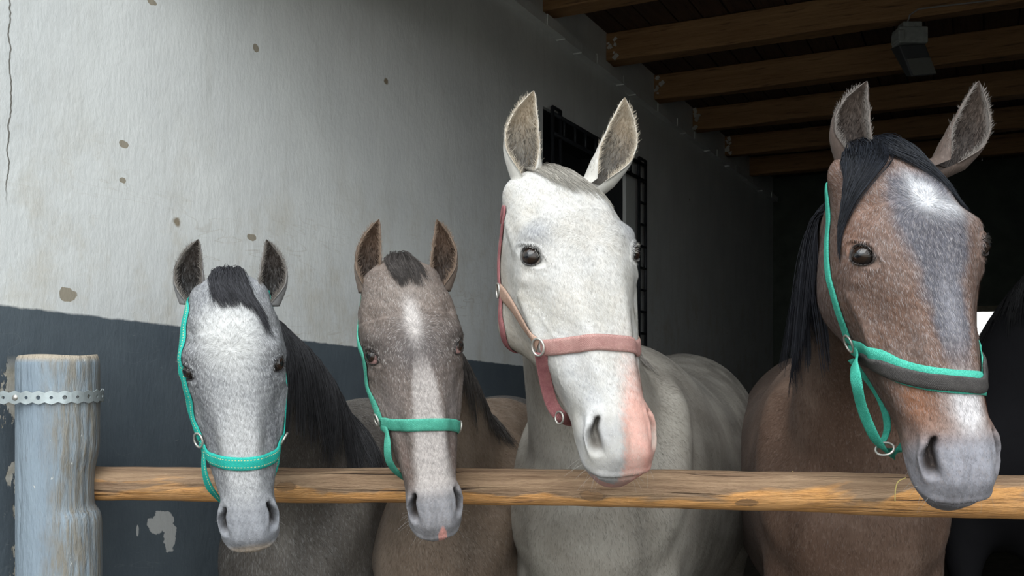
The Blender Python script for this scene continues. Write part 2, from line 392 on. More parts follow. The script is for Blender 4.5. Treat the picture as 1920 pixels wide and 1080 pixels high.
F += [tuple(reversed(range(NA))), tuple(range(NL*NA, NL*NA+NA))]
rail = mesh('stall_rail', V, F, M_rail); rail.location = RS; rail.rotation_euler = (0, 0, math.atan2(rdir.y, rdir.x))
tag(rail, 'long peeled wooden log laid across the stall front, its left end set in the post', 'rail')

# ------------------------------------------------------------------ hanging lamp
lamp = empty('hanging_lamp', at(1716, 60, 4.42)); tag(lamp, 'old grey lamp hanging on a hook from the roof beam', 'lamp')
LC = at(1712, 70, 4.42)
ax = (at(1722, 141, 4.10)-at(1706, 84, 4.42)).normalized(); lx = Vector((1, .12, 0)).normalized(); up = lx.cross(ax).normalized()
LMx = Matrix((lx, up, ax)).transposed()
m = MB(); m.box(at(1706, 70, 4.42), (.135, .09, .075), Matrix.Identity(3)); m.box(at(1706, 60, 4.42)+Vector((0, 0, .02)), (.09, .07, .04)); m.box(at(1686, 72, 4.42)+Vector((-.01, -.01, 0)), (.03, .09, .05))
m.build('housing', simple('lamp_plastic', (.34, .36, .34), .5, var=.2), lamp, bevel=.006)
q = [at(1686, 86, 4.38), at(1735, 82, 4.38), at(1757, 140, 4.415), at(1709, 144, 4.415)]
def slab(q, up0, up1):          # a plate with front corners q and the given depth at its upper and lower ends
    mb = MB(); tp = [q[0]+up0, q[1]+up0, q[2]+up1, q[3]+up1]
    mb.add(list(q)+tp, [(3, 2, 1, 0), (4, 5, 6, 7), (0, 1, 5, 4), (1, 2, 6, 5), (2, 3, 7, 6), (3, 0, 4, 7)]); return mb
slab(q, Vector((0, .10, .02)), Vector((0, .06, .02))).build('reflector_hood', simple('lamp_hood', (.06, .063, .066), .5, .1), lamp, bevel=.004)
dn = Vector((0, -.006, 0)); a_, b_ = .44, .97
g4 = [q[0].lerp(q[3], a_).lerp(q[1].lerp(q[2], a_), .08)+dn, q[0].lerp(q[3], a_).lerp(q[1].lerp(q[2], a_), .97)+dn, q[0].lerp(q[3], b_).lerp(q[1].lerp(q[2], b_), .97)+dn, q[0].lerp(q[3], b_).lerp(q[1].lerp(q[2], b_), .08)+dn]
slab(g4, Vector((0, .005, 0)), Vector((0, .005, 0))).build('lamp_glass', simple('lamp_glass', (.92, .92, .88), .15, .85), lamp)
hk = at(1704, 36, 4.44)
m = MB(); m.tube([at(1703, 60, 4.42), at(1703, 44, 4.42), hk, hk+Vector((.012, 0, .012)), hk+Vector((0, 0, .028)), hk+Vector((-.012, 0, .016))], .0035, 8); m.build('hook', M_iron, lamp, True)
m = MB(); pts = []
for px, py in ((1704, 56), (1697, 42), (1706, 28), (1722, 17), (1760, 12), (1830, 4), (1900, -5), (1990, -17)):
    # run along the lower front edge of the second beam
    Yb = 5.09-.494*0
    t = (px-1137)/1.0
    d = Vector(((px-960)/FX, 1, (HZ-py)/FX)); P = wallp(5.09/WD.y, 0)-WD*.012
    s = (P-Vector((0, 0, CAMH))).dot(WD)/d.dot(WD); pts.append(Vector((0, 0, CAMH))+d*s)
pts[0] = at(1704, 56, 4.42); pts[1] = pts[1].lerp(pts[0], .4)
m.tube(pts, .004, 8); cb = m.build('lamp_cable', simple('cable', (.32, .30, .28), .6), None, True)
cb.parent = lamp; cb.matrix_parent_inverse = Matrix.Translation(lamp.location).inverted()

#%%HEAD_BEGIN
# ================================================================== horse head surface
# head space in cm: x to the viewer's right, f towards the front of the face, s from the poll down to the lips
ST = np.array([  # s | F | w1 y1 | w2 y2 | w3 y3 | w4 y4 | B
 [-4.6, -11.0, .5,-11.1, .9,-11.9, .8,-13, .5,-13.6, -13.8],
 [-4.1, -9.4, 1.3,-9.7, 2.1,-11.1, 2.0,-13.2, 1.3,-14.8, -15.0],
 [-3.1, -7.2, 2.1,-7.7, 3.6,-10.0, 3.4,-13.2, 2.3,-15.8, -16.2],
 [-1.6, -4.8, 3.0,-5.3, 5.2,-8.6, 4.8,-13, 3.2,-16.5, -17.0],
 [.5, -2.6, 3.8,-3.1, 6.9,-7.2, 6.3,-13, 3.9,-17.2, -17.7],
 [4, 0.1, 4.4,-.5, 7.9,-5, 7.2,-12, 4.6,-19, -19.0],
 [9, 2.7, 5.4,2.0, 9.2,-2.7, 8.2,-12, 5.6,-21.5, -21.0],
 [14, 3.9, 6.0,3.1, 10.1,-1.2, 8.9,-12, 6.0,-23.5, -21.5],
 [19, 3.9, 6.0,3.1, 10.7,-1.6, 9.3,-12, 6.2,-24.3, -21.2],
 [24, 3.4, 5.5,2.5, 10.2,-3.2, 9.3,-13, 6.2,-23.4, -20],
 [30, 2.5, 4.7,1.6, 9.0,-5.0, 8.1,-12.5, 5.2,-20, -17.5],
 [36, 1.7, 4.0,.9, 7.7,-5.2, 6.8,-11, 4.3,-16.8, -15.3],
 [42, 1.0, 3.5,.3, 6.5,-4.8, 5.7,-9.5, 3.7,-14.3, -13.8],
 [47, .5, 3.3,-.1, 5.9,-4.4, 5.2,-9, 3.3,-13.0, -13.0],
 [52, 0, 3.4,-.6, 6.3,-4.6, 5.6,-9, 3.4,-13.0, -13.4],
 [56, -.9, 3.3,-1.5, 6.1,-5.2, 5.3,-9, 3.3,-12.8, -13.4],
 [58.3, -2.2, 3.2,-2.6, 5.1,-5.6, 4.5,-8.8, 2.9,-11.8, -12.3],
 [59.9, -3.9, 2.4,-4.2, 3.8,-6.2, 3.3,-8.6, 2.1,-10.6, -11.0],
 [60.8, -5.9, 1.2,-6.0, 1.7,-7.0, 1.5,-8.2, .9,-9.0, -9.2]])
def head_ctrl(s, wm=None):
    s = np.asarray(s, float); ks = ST[:, 0]; V = ST[:, 1:].copy()
    if wm is not None:
        mul = np.interp(ks, wm[0], wm[1])
        for c in (1, 3, 5, 7): V[:, c] *= mul
    d = np.zeros_like(V); dl = np.diff(V, axis=0)/np.diff(ks)[:, None]
    d[1:-1] = (dl[1:]+dl[:-1])/2; d[0] = dl[0]; d[-1] = dl[-1]
    i = np.clip(np.searchsorted(ks, s)-1, 0, len(ks)-2); h = (ks[i+1]-ks[i]); t = ((s-ks[i])/h)[..., None]; h = h[..., None]
    p = (2*t**3-3*t**2+1)*V[i]+(t**3-2*t**2+t)*h*d[i]+(-2*t**3+3*t**2)*V[i+1]+(t**3-t**2)*h*d[i+1]
    z = np.zeros(p.shape[0])
    R = [(z, p[:, 0]), (p[:, 1], p[:, 2]), (p[:, 3], p[:, 4]), (p[:, 5], p[:, 6]), (p[:, 7], p[:, 8]), (z, p[:, 9])]
    L = [(-a, b) for a, b in R[4:0:-1]]
    return np.stack([np.stack(q, -1) for q in R+L], 1)      # (n,10,2)
def head_grid(s, th, wm=None):
    K = head_ctrl(s, wm); u = np.asarray(th)*10/2.0        # th in [0,2): 0 front mid, 1 ventral mid
    i = np.floor(u).astype(int); t = (u-i)[None, :, None]
    P0, P1, P2, P3 = (K[:, (i+o) % 10] for o in (-1, 0, 1, 2))
    p = .5*((2*P1)+(-P0+P2)*t+(2*P0-5*P1+4*P2-P3)*t**2+(-P0+3*P1-3*P2+P3)*t**3)
    out = np.zeros(p.shape[:2]+(3,)); out[..., 0] = p[..., 0]; out[..., 1] = p[..., 1]; out[..., 2] = np.asarray(s)[:, None]
    return out
EYE = np.array([8.75, -.45, 19.6]); EYER = 1.95
EN = np.array([.78, .61, .12]); EN /= np.linalg.norm(EN)            # where the eye looks (x,f,s)
NC = np.array([4.9, -2.5, 52.9])
def seg_d(q, a, b):
    a = np.array(a, float); b = np.array(b, float); t = np.clip(((q-a)@(b-a))/((b-a)@(b-a)), 0, 1)
    return np.linalg.norm(q-(a+t[..., None]*(b-a)), axis=-1)
def ss(x, a, b):
    t = np.clip((x-a)/(b-a), 0, 1); return t*t*(3-2*t)
def eye_frame():
    t1 = np.array([0, -.35, 1.0]); t1 -= EN*(t1@EN); t1 /= np.linalg.norm(t1)     # long axis of the opening, towards the nose
    t1b = np.array([-.25, .55, .8]); t1b -= EN*(t1b@EN); t1b /= np.linalg.norm(t1b)
    t2 = np.cross(EN, t1b); t2 /= np.linalg.norm(t2)
    return t1b, t2
def eye_rho(q):
    a, b = eye_frame(); d = q-EYE; u = d@a; v = d@b
    # almond: pointed at both ends
    return np.sqrt((u/1.68)**2+(v/(1.0*(1-.25*np.clip(np.abs(u)/1.68, 0, 1)**2)))**2), u, v, d@EN
def nostril(q):
    """u down the nose, vv outwards; the inner edge of the opening is crisp, the outer wing rolls in softly"""
    d = (q-NC)/1.28; v = d[..., 0]*.66-d[..., 1]*.75; u = d[..., 2]
    edge = -.55-.55*ss(-u, .3, 2.0)+.10*u                       # inner edge hooks towards the middle at the top
    near = np.exp(-(np.maximum(0, np.abs(d[..., 0]*.75+d[..., 1]*.66)-1.7)/.9)**2)
    vv = v-edge
    lon = (1-ss(u, 1.2, 2.9))*ss(u, -2.5, -1.5)
    wd = 1.05+.75*ss(u, -2.0, .8)
    dep = ss(vv, -.02, .38)*(1-ss(vv, wd*.35, wd*1.25))*lon
    return dep, u, vv, near
def sculpt(P, N, opt):
    """P,N (...,3) head space cm, returns displaced P"""
    q = P.copy(); q[..., 0] = np.abs(q[..., 0]); sg = np.where(P[..., 0] >= 0, 1.0, -1.0)
    def G(c, r): return np.exp(-(((q-np.array(c))/np.array(r))**2).sum(-1))
    d = np.zeros(P.shape[:-1])
    d += .75*G((9.0, 1.6, 16.3), (2.6, 2.4, 1.8))            # brow
    d -= .85*G((8.3, 1.2, 11.8), (1.9, 2.2, 2.2))            # hollow above the eye
    d += .40*np.exp(-(seg_d(q, (10.6, -2.5, 17), (9.0, -6.5, 9))/1.3)**2)
    d += .60*np.exp(-(seg_d(q, (9.9, -5.2, 25), (8.0, -6.2, 35))/1.15)**2)   # facial crest
    d -= .55*G((8.9, -1.8, 28.5), (1.8, 2.6, 4.5))
    d -= .45*G((5.6, -.8, 38), (1.5, 1.8, 7))
    d += .22*G((3.7, 1.6, 34), (1.1, 1.2, 10))
    d += .45*G((9.2, -15, 19), (3, 5, 6)); d += opt.get('jaw', 0)*np.exp(-((q[..., 2]-26)/5.)**2)*ss(-q[..., 1], 13, 20)
    d -= .55*G((7.0, -10, 33), (2, 3, 5))
    d -= .25*G((0, 3.6, 22), (1.6, 2, 5)); d += .3*G((0, 4, 12), (3, 2, 4)); d += opt.get('root', .65)*G((6.6, -7.5, 1.8), (3, 3.2, 3.4))
    d += .35*G((9.9, -2.6, 23.2), (1.4, 1.8, 1.3))
    d += .6*G((0, -13.5, 54.5), (3, 2, 2.3)); d += opt.get('lip', .55)*G((0, -9.6, 59.6), (3.0, 1.3, 1.7)); d -= .5*G((0, -13, 48.5), (3, 2, 2))
    # veins
    d += .13*np.exp(-(seg_d(q, (9.4, -4, 27), (7.0, -3.0, 34))/.35)**2)+.13*np.exp(-(seg_d(q, (7.0, -3.0, 34), (6.6, -6, 42))/.35)**2)
    # nostril wings
    dep, u, vv, near = nostril(q)
    d += near*.9*np.exp(-((vv-1.8)/.6)**2)*ss(u, 3.6, 1.0)*ss(u, -3.6, -1.5)
    d += near*.28*np.exp(-((vv+.35)/.40)**2)*ss(u, 2.8, .8)*ss(u, -3.2, -1.6)+near*.35*np.exp(-((u+3.0)/.8)**2)*np.exp(-((vv-.9)/1.2)**2)
    d -= .55*G((6.3, -4.8, 48.5), (1.2, 2, 2.2)); d -= .35*G((0, -.4, 55), (1.0, 1.6, 3.0)); d += .35*G((2.6, -1.6, 57), (1.4, 1.6, 2))
    d += .35*G((5.6, -6.2, 56.5), (1.8, 2, 2))
    P = P+N*d[..., None]
    dep = near*dep*2.9
    inw = np.stack([-.42*sg, -.80+0*sg, -.45+0*sg], -1)
    P = P+inw*dep[..., None]
    # mouth slit
    fm = np.interp(q[..., 2], [48, 52, 56, 58.2, 59.4, 60.1, 60.8], [-10.6, -9.8, -8.8, -7.9, -6.7, -5.4, -4.0])
    ms = 1.15*np.exp(-((q[..., 1]-fm)/.34)**2)*ss(q[..., 2], 49.5, 52)
    lipb = np.exp(-((q[..., 1]-fm-1.4)/1.0)**2)*ss(q[..., 2], 51, 55)
    low_ = ss(fm-q[..., 1], -.1, .5)*ss(q[..., 2], 54, 57.5)*ss(-q[..., 1], 14, 11)
    P = P-N*(ms*.6)[..., None]+N*(lipb*.35-low_*.08)[..., None]
    # eye: lids wrapped round the ball
    q2 = P.copy(); q2[..., 0] = np.abs(q2[..., 0])
    rho, u, v, w = eye_rho(q2)
    mask = (w > -3.5)&(q2[..., 2] < 30)
    dirv = q2-EYE+EN*1.0*0; dist = np.linalg.norm(dirv, axis=-1)
    up_ = ss(-v*np.sign(eye_frame()[1]@np.array([0, .3, -1]))*-1, -.3, .8)
    lidr = EYER+.20+(.14+.22*up_)*np.exp(-((rho-1.22)/.20)**2)
    tgt = EYE+dirv/dist[..., None]*lidr[..., None]
    k = np.where(mask, 1-ss(rho, 1.2, 1.75), 0)
    q3 = q2*(1-k[..., None])+tgt*k[..., None]
    fold = np.where(mask, (-.30*np.exp(-((rho-1.75)/.14)**2)+.22*np.exp(-((rho-2.15)/.25)**2))*(.35+.65*up_), 0)
    q3 = q3+EN*fold[..., None]
    k2 = np.where(mask, 1-ss(rho, .90, 1.0), 0)
    q3 = q3-EN*(k2*1.9)[..., None]
    q3[..., 0] *= sg
    return q3
def grid_normals(P):
    a = np.roll(P, -1, 1)-np.roll(P, 1, 1); b = np.gradient(P, axis=0)
    n = np.cross(a, b); n /= np.linalg.norm(n, axis=-1, keepdims=True)+1e-9
    out = P-np.array([0, -8, 0]); out[..., 2] = 0
    if (n*out).sum() < 0: n = -n
    return n
#%%HEAD_END
# ================================================================== strands, ears, straps
def strands(name, L, r0, r1, mat, parent, cols=None, k=3):
    """L (n,m,3) polylines -> thin tapering tubes in one mesh"""
    L = np.asarray(L, float); n, m, _ = L.shape
    T = np.gradient(L, axis=1); T /= np.linalg.norm(T, axis=-1, keepdims=True)+1e-9
    ref = np.array([.31, .52, .79]); A = np.cross(T, ref); A /= np.linalg.norm(A, axis=-1, keepdims=True)+1e-9; B = np.cross(T, A)
    rr = (np.linspace(0, 1, m)[None, :]**1.5*(np.asarray(r1)-np.asarray(r0))+np.asarray(r0))
    rr = np.broadcast_to(rr, (n, m))[..., None]
    V = np.stack([L+(A*math.cos(2*math.pi*j/k)+B*math.sin(2*math.pi*j/k))*rr for j in range(k)], 2)   # n,m,k,3
    idx = np.arange(n*m*k).reshape(n, m, k)
    a = idx[:, :-1]; b = idx[:, 1:]
    F = np.stack([a, np.roll(a, -1, 2), np.roll(b, -1, 2), b], -1).reshape(-1, 4)
    c = None
    if cols is not None: c = np.repeat(np.asarray(cols), m*k, 0) if np.ndim(cols) == 2 else np.tile(cols, (n*m*k, 1))
    return mesh(name, V.reshape(-1, 3), F, mat, parent, True, c)
def vnoise(p, f, seed=0):
    r = np.random.default_rng(seed); o = 0
    for i in range(6):
        d = r.normal(size=3); d /= np.linalg.norm(d); o = o+np.sin((p@d)*f*(1+.7*i)+r.uniform(0, 6.3))/(1+.45*i)
    return o/2.6
def lerp3(a, b, t): return np.asarray(a)*(1-t[..., None])+np.asarray(b)*t[..., None]
def ear_mesh(base, tip, face, side, w, dbulge, inner, outer, root=None, n=40, m=28):
    """leaf-shaped ear shell. base, tip, face (opening direction) in world metres; side = -1/+1 which side of the head"""
    base = np.array(base, float); tip = np.array(tip, float); ax = tip-base; Ln = np.linalg.norm(ax); ax /= Ln
    fc = np.array(face, float); fc -= ax*(fc@ax); fc /= np.linalg.norm(fc); lt = np.cross(ax, fc)
    if lt[0]*side < 0: lt = -lt                       # lateral, away from the other ear
    A = np.linspace(0, 1, n)
    wp = np.interp(A, [0, .08, .2, .35, .5, .65, .8, .9, .96, 1], [.84, .90, .98, 1, .95, .82, .58, .35, .18, .02])*w
    wrap = np.radians(np.interp(A, [0, .15, .35, .6, .85, 1], [165, 142, 112, 96, 84, 70]))
    cx_ = w*np.interp(A, [0, .3, .55, .8, 1], [-.10, .22, .30, .12, -.22])       # axis bows outwards, tip turns in
    cf = w*np.interp(A, [0, .4, .8, 1], [0, -.10, .05, .30])
    V = []; sh = []; 
    for lay, off in ((0, 0.0), (1, .0032)):
        for i in range(n):
            sc_ = min(1, wp[i]/(.35*w)); r = wp[i]-off*sc_
            rr = r/np.sin(min(wrap[i], math.pi/2)) if wrap[i] < math.pi/2 else r
            for j in range(m):
                ph = wrap[i]*(2*j/(m-1)-1)
                o = base+ax*Ln*A[i]+lt*(cx_[i]+rr*math.sin(ph)*1.0)+fc*(cf[i]-rr*math.cos(ph)*.85+r*.25)
                V.append(o); sh.append((lay, A[i], ph/wrap[i]))
    F = []
    K = n*m
    for i in range(n-1):
        for j in range(m-1):
            a = i*m+j; F.append((a, a+1, a+m+1, a+m)); F.append((K+a, K+a+m, K+a+m+1, K+a+1))
        for j in (0, m-1):
            a = i*m+j; F.append((a, a+m, K+a+m, K+a))
    sh = np.array(sh); V = np.array(V)
    lay = sh[:, 0][:, None]; A_ = sh[:, 1]; e = np.abs(sh[:, 2])
    # the root of the ear runs down into the skull
    if root is not None:
        NRr = 9; rt = np.array(root, float); ringa = V[:m]; ringb = V[K:K+m]; add = []; mv = []
        for q in range(NRr):
            tt = 1-q/NRr; cen = ringa.mean(0); sh_ = (rt-base)*tt; add.append((ringa-cen)*(1+.12*tt)+cen+sh_)
        b0 = len(V); V = np.concatenate([V]+add); sh = np.concatenate([sh, np.tile([0, 0, 0.], (NRr*m, 1))])
        for q in range(NRr):
            for j in range(m-1):
                a = b0+q*m+j; c2 = b0+(q+1)*m+j if q < NRr-1 else j
                F.append((a, a+1, c2+1, c2))
    lay = sh[:, 0][:, None]; A_ = sh[:, 1]; e = np.abs(sh[:, 2])
    # inside: hair colour, shade painted into the depth, paler fringe on the rims
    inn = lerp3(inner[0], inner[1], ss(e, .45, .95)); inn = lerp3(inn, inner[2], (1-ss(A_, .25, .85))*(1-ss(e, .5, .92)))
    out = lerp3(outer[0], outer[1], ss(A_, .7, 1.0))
    return V, F, inn*lay+out*(1-lay), (base, ax, Ln, lt, fc, wp, wrap, cx_, cf)
def resample(P, n):
    P = np.array(P, float); Q = [P[0]]
    E_ = np.vstack([2*P[0]-P[1], P, 2*P[-1]-P[-2]]); out = []
    for i in range(len(P)-1):
        p0, p1, p2, p3 = E_[i:i+4]
        for t in np.linspace(0, 1, 24, endpoint=False):
            out.append(.5*((2*p1)+(-p0+p2)*t+(2*p0-5*p1+4*p2-p3)*t*t+(-p0+3*p1-3*p2+p3)*t**3))
    out.append(P[-1]); out = np.array(out)
    d = np.r_[0, np.cumsum(np.linalg.norm(np.diff(out, axis=0), axis=1))]; u = np.linspace(0, d[-1], n)
    return np.stack([np.interp(u, d, out[:, c]) for c in range(3)], 1), d[-1]
def smooth1(A, it=3):
    for _ in range(it): A[1:-1] = .25*A[:-2]+.5*A[1:-1]+.25*A[2:]
    return A
def ribbon(pts, width, bvh, center, off=.0022, th=.0026, free=None, up=None, step=.006, twist=None):
    """webbing that lies on the head. returns verts, faces, arrays for stitches"""
    Ltot = resample(pts, 10)[1]; n = max(8, int(Ltot/step)); P, L = resample(pts, n)
    fr = np.zeros(n) if free is None else np.interp(np.linspace(0, 1, n), *free)
    Nn = np.zeros((n, 3)); Q = P.copy()
    for i in range(n):
        loc, nr, _, dist = bvh.find_nearest(Vector(P[i]))
        nr = np.array(nr); c = P[i]-center(P[i]); 
        if nr@c < 0: nr = -nr
        Nn[i] = nr; l = np.array(loc)+nr*off
        Q[i] = l*(1-fr[i])+P[i]*fr[i]
    Nn = smooth1(Nn, 8); Q = smooth1(Q, 2)
    T = np.gradient(Q, axis=0); T /= np.linalg.norm(T, axis=1, keepdims=True)
    if up is not None:
        for i in range(n):
            if fr[i] > 0: Nn[i] = Nn[i]*(1-fr[i])+np.array(up)*fr[i]
    Nn -= T*(Nn*T).sum(1, keepdims=True); Nn /= np.linalg.norm(Nn, axis=1, keepdims=True)
    Wd = np.cross(T, Nn); rows = []
    K = 7
    for i in range(n):
        row = []
        for j in range(K):
            o = (j/(K-1)-.5)*width; p = Q[i]+Wd[i]*o
            if fr[i] < .98:
                l, nr, _, dist = bvh.find_nearest(Vector(p)); l = np.array(l); d = (l-p)@Nn[i]
                p = p+Nn[i]*(d+off)*(1-fr[i])
            row.append(p)
        rows.append(row)
    R = np.array(rows)
    for j in range(K): smooth1(R[:, j], 2)
    prof = np.array([.3, .9, 1, 1, 1, .9, .3])*th
    top = R+Nn[:, None]*prof[None, :, None]; bot = R-Nn[:, None]*.0008
    V = np.concatenate([top, bot[:, ::-1]], 1); m = 2*K; F = []
    for i in range(n-1):
        for j in range(m): F.append((i*m+j, i*m+(j+1) % m, (i+1)*m+(j+1) % m, (i+1)*m+j))
    F += [tuple(range(m-1, -1, -1)), tuple((n-1)*m+j for j in range(m))]
    uv = np.zeros((n, m, 3)); uv[..., 0] = np.linspace(0, L, n)[:, None]; uv[..., 1] = np.r_[np.linspace(-1, 1, K), np.linspace(1, -1, K)][None, :]*width/2
    return V.reshape(-1, 3), F, uv.reshape(-1, 3), (top, Nn, Wd, L)
def webmat(name, c1, c2, worn=.5, stitch=None, width=.022):
    m, t, p = nodemat(name); g = NT(t); v = g.attr('flow')
    s = g.nd('ShaderNodeSeparateXYZ'); g.lk(v, s.inputs[0])
    wv = g.math('SINE', g.math('MULTIPLY', s.outputs['X'], 2*math.pi/.0022)); wy = g.math('SINE', g.math('MULTIPLY', s.outputs['Y'], 2*math.pi/.0036))
    nz = g.noise(v, 60, 5, .65); n2 = g.noise(v, 400, 3, .6)
    c = g.mix(g.rng(nz, .35, .65), c1, c2); c = g.mix(g.rng(n2, .5, .75, 0, worn), c, [min(1, x*1.6+.05) for x in c2])
    edge = g.rng(g.math('ABSOLUTE', s.outputs['Y']), width*.36, width*.48); c = g.mix(g.math('MULTIPLY', edge, g.rng(n2, .4, .6, .1, .7)), c, [min(1, x*1.35+.03) for x in c2])
    if stitch:
        line = g.rng(g.math('ABSOLUTE', g.math('SUBTRACT', g.math('ABSOLUTE', s.outputs['Y']), width*.30)), .0010, .0005)
        c = g.mix(g.math('MULTIPLY', line, g.rng(g.math('SINE', g.math('MULTIPLY', s.outputs['X'], 2*math.pi/.0052)), -.1, .1)), c, stitch)
    g.lk(c, p.inputs['Base Color']); p.inputs['Roughness'].default_value = .75
    h = g.math('ADD', g.math('MULTIPLY', wv, wy), g.math('MULTIPLY', n2, 1.2)); g.lk(g.bump(h, .5, .0009), p.inputs['Normal'])
    return m
M_hairs = {}
def hairmat():
    if 'm' not in M_hairs:
        m, t, p = nodemat('hair'); g = NT(t); g.lk(g.attr('coat', 'Color'), p.inputs['Base Color'])
        p.inputs['Roughness'].default_value = .5; p.inputs['Specular IOR Level'].default_value = .22; M_hairs['m'] = m
    return M_hairs['m']
def furmat():
    if 'f' not in M_hairs:
        m, t, p = nodemat('short_coat'); g = NT(t); g.lk(g.attr('coat', 'Color'), p.inputs['Base Color'])
        p.inputs['Roughness'].default_value = .7; p.inputs['Specular IOR Level'].default_value = .25; M_hairs['f'] = m
    return M_hairs['f']
def coatmat(name, light, dark, fl=.5, fd=.4, dapple=.0, dapc=(.6, .6, .56)):
    """skin colour comes from the attribute 'coat'; fine hair flecks run along 'flow'"""
    m, t, p = nodemat(name); g = NT(t); c = g.attr('coat', 'Color'); v = g.attr('flow')
    a = g.noise(g.mapping(v, (1, 1, .3)), 260, 3, .6); b = g.noise(g.mapping(v, (1, 1, .22)), 140, 4, .65); d = g.noise(v, 16, 4, .6)
    if dapple:
        vo = g.noise(g.mapping(v, (1, 1, .8)), 13, 3, .5, .3); c = g.mix(g.rng(vo, .45, .68, 0, dapple), c, dapc)
    c = g.mix(g.rng(a, .52, .70, 0, fl), c, g.mix(.35, c, light)); c = g.mix(g.rng(b, .48, .30, 0, fd), c, g.mix(.5, c, dark))
    c = g.mix(g.rng(d, .3, .7), g.mix(.15, c, dark), g.mix(.03, c, light))
    g.lk(c, p.inputs['Base Color']); p.inputs['Roughness'].default_value = .62; p.inputs['Specular IOR Level'].default_value = .3
    p.inputs['Sheen Weight'].default_value = .04 if fl > .31 else 0; p.inputs['Sheen Roughness'].default_value = .5
    h = g.math('ADD', g.math('MULTIPLY', a, .6), b); g.lk(g.bump(h, .35, .0015, g.bump(d, .25, .004)), p.inputs['Normal'])
    return m
M_eye, t_, p_ = nodemat('wet_eye'); g = NT(t_); g.lk(g.attr('coat', 'Color'), p_.inputs['Base Color'])
p_.inputs['Roughness'].default_value = .06; p_.inputs['Coat Weight'].default_value = .8; p_.inputs['Coat Roughness'].default_value = .02; p_.inputs['IOR'].default_value = 1.4

def loft(rings, k=40):
    """rings: (center, e1 (half axis vector), e2up, e2down) -> verts, faces of a closed tube"""
    V = []; n = len(rings)
    for c, a, bu, bd in rings:
        c, a, bu, bd = (np.array(x, float) for x in (c, a, bu, bd))
        for j in range(k):
            an = 2*math.pi*j/k; s_ = math.sin(an); V.append(c+a*math.cos(an)+(bu*s_ if s_ > 0 else bd*(-s_)))
    F = [(i*k+j, i*k+(j+1) % k, (i+1)*k+(j+1) % k, (i+1)*k+j) for i in range(n-1) for j in range(k)]
    V.append(np.array(rings[0][0], float)); V.append(np.array(rings[-1][0], float))
    F += [((j+1) % k, j, n*k) for j in range(k)]+[((n-1)*k+j, (n-1)*k+(j+1) % k, n*k+1) for j in range(k)]
    return V, F
def spline_rings(R, n):
    """R: list of flat number rows, interpolated smoothly"""
    R = np.array(R, float); u = R[:, 0]; out = []
    d = np.zeros_like(R); dl = np.diff(R, axis=0)/np.diff(u)[:, None]; d[1:-1] = (dl[1:]+dl[:-1])/2; d[0] = dl[0]; d[-1] = dl[-1]
    for x in np.linspace(u[0], u[-1], n):
        i = min(max(np.searchsorted(u, x)-1, 0), len(u)-2); h = u[i+1]-u[i]; t = (x-u[i])/h
        out.append((2*t**3-3*t**2+1)*R[i]+(t**3-2*t**2+t)*h*d[i]+(-2*t**3+3*t**2)*R[i+1]+(t**3-t**2)*h*d[i+1])
    return np.array(out)

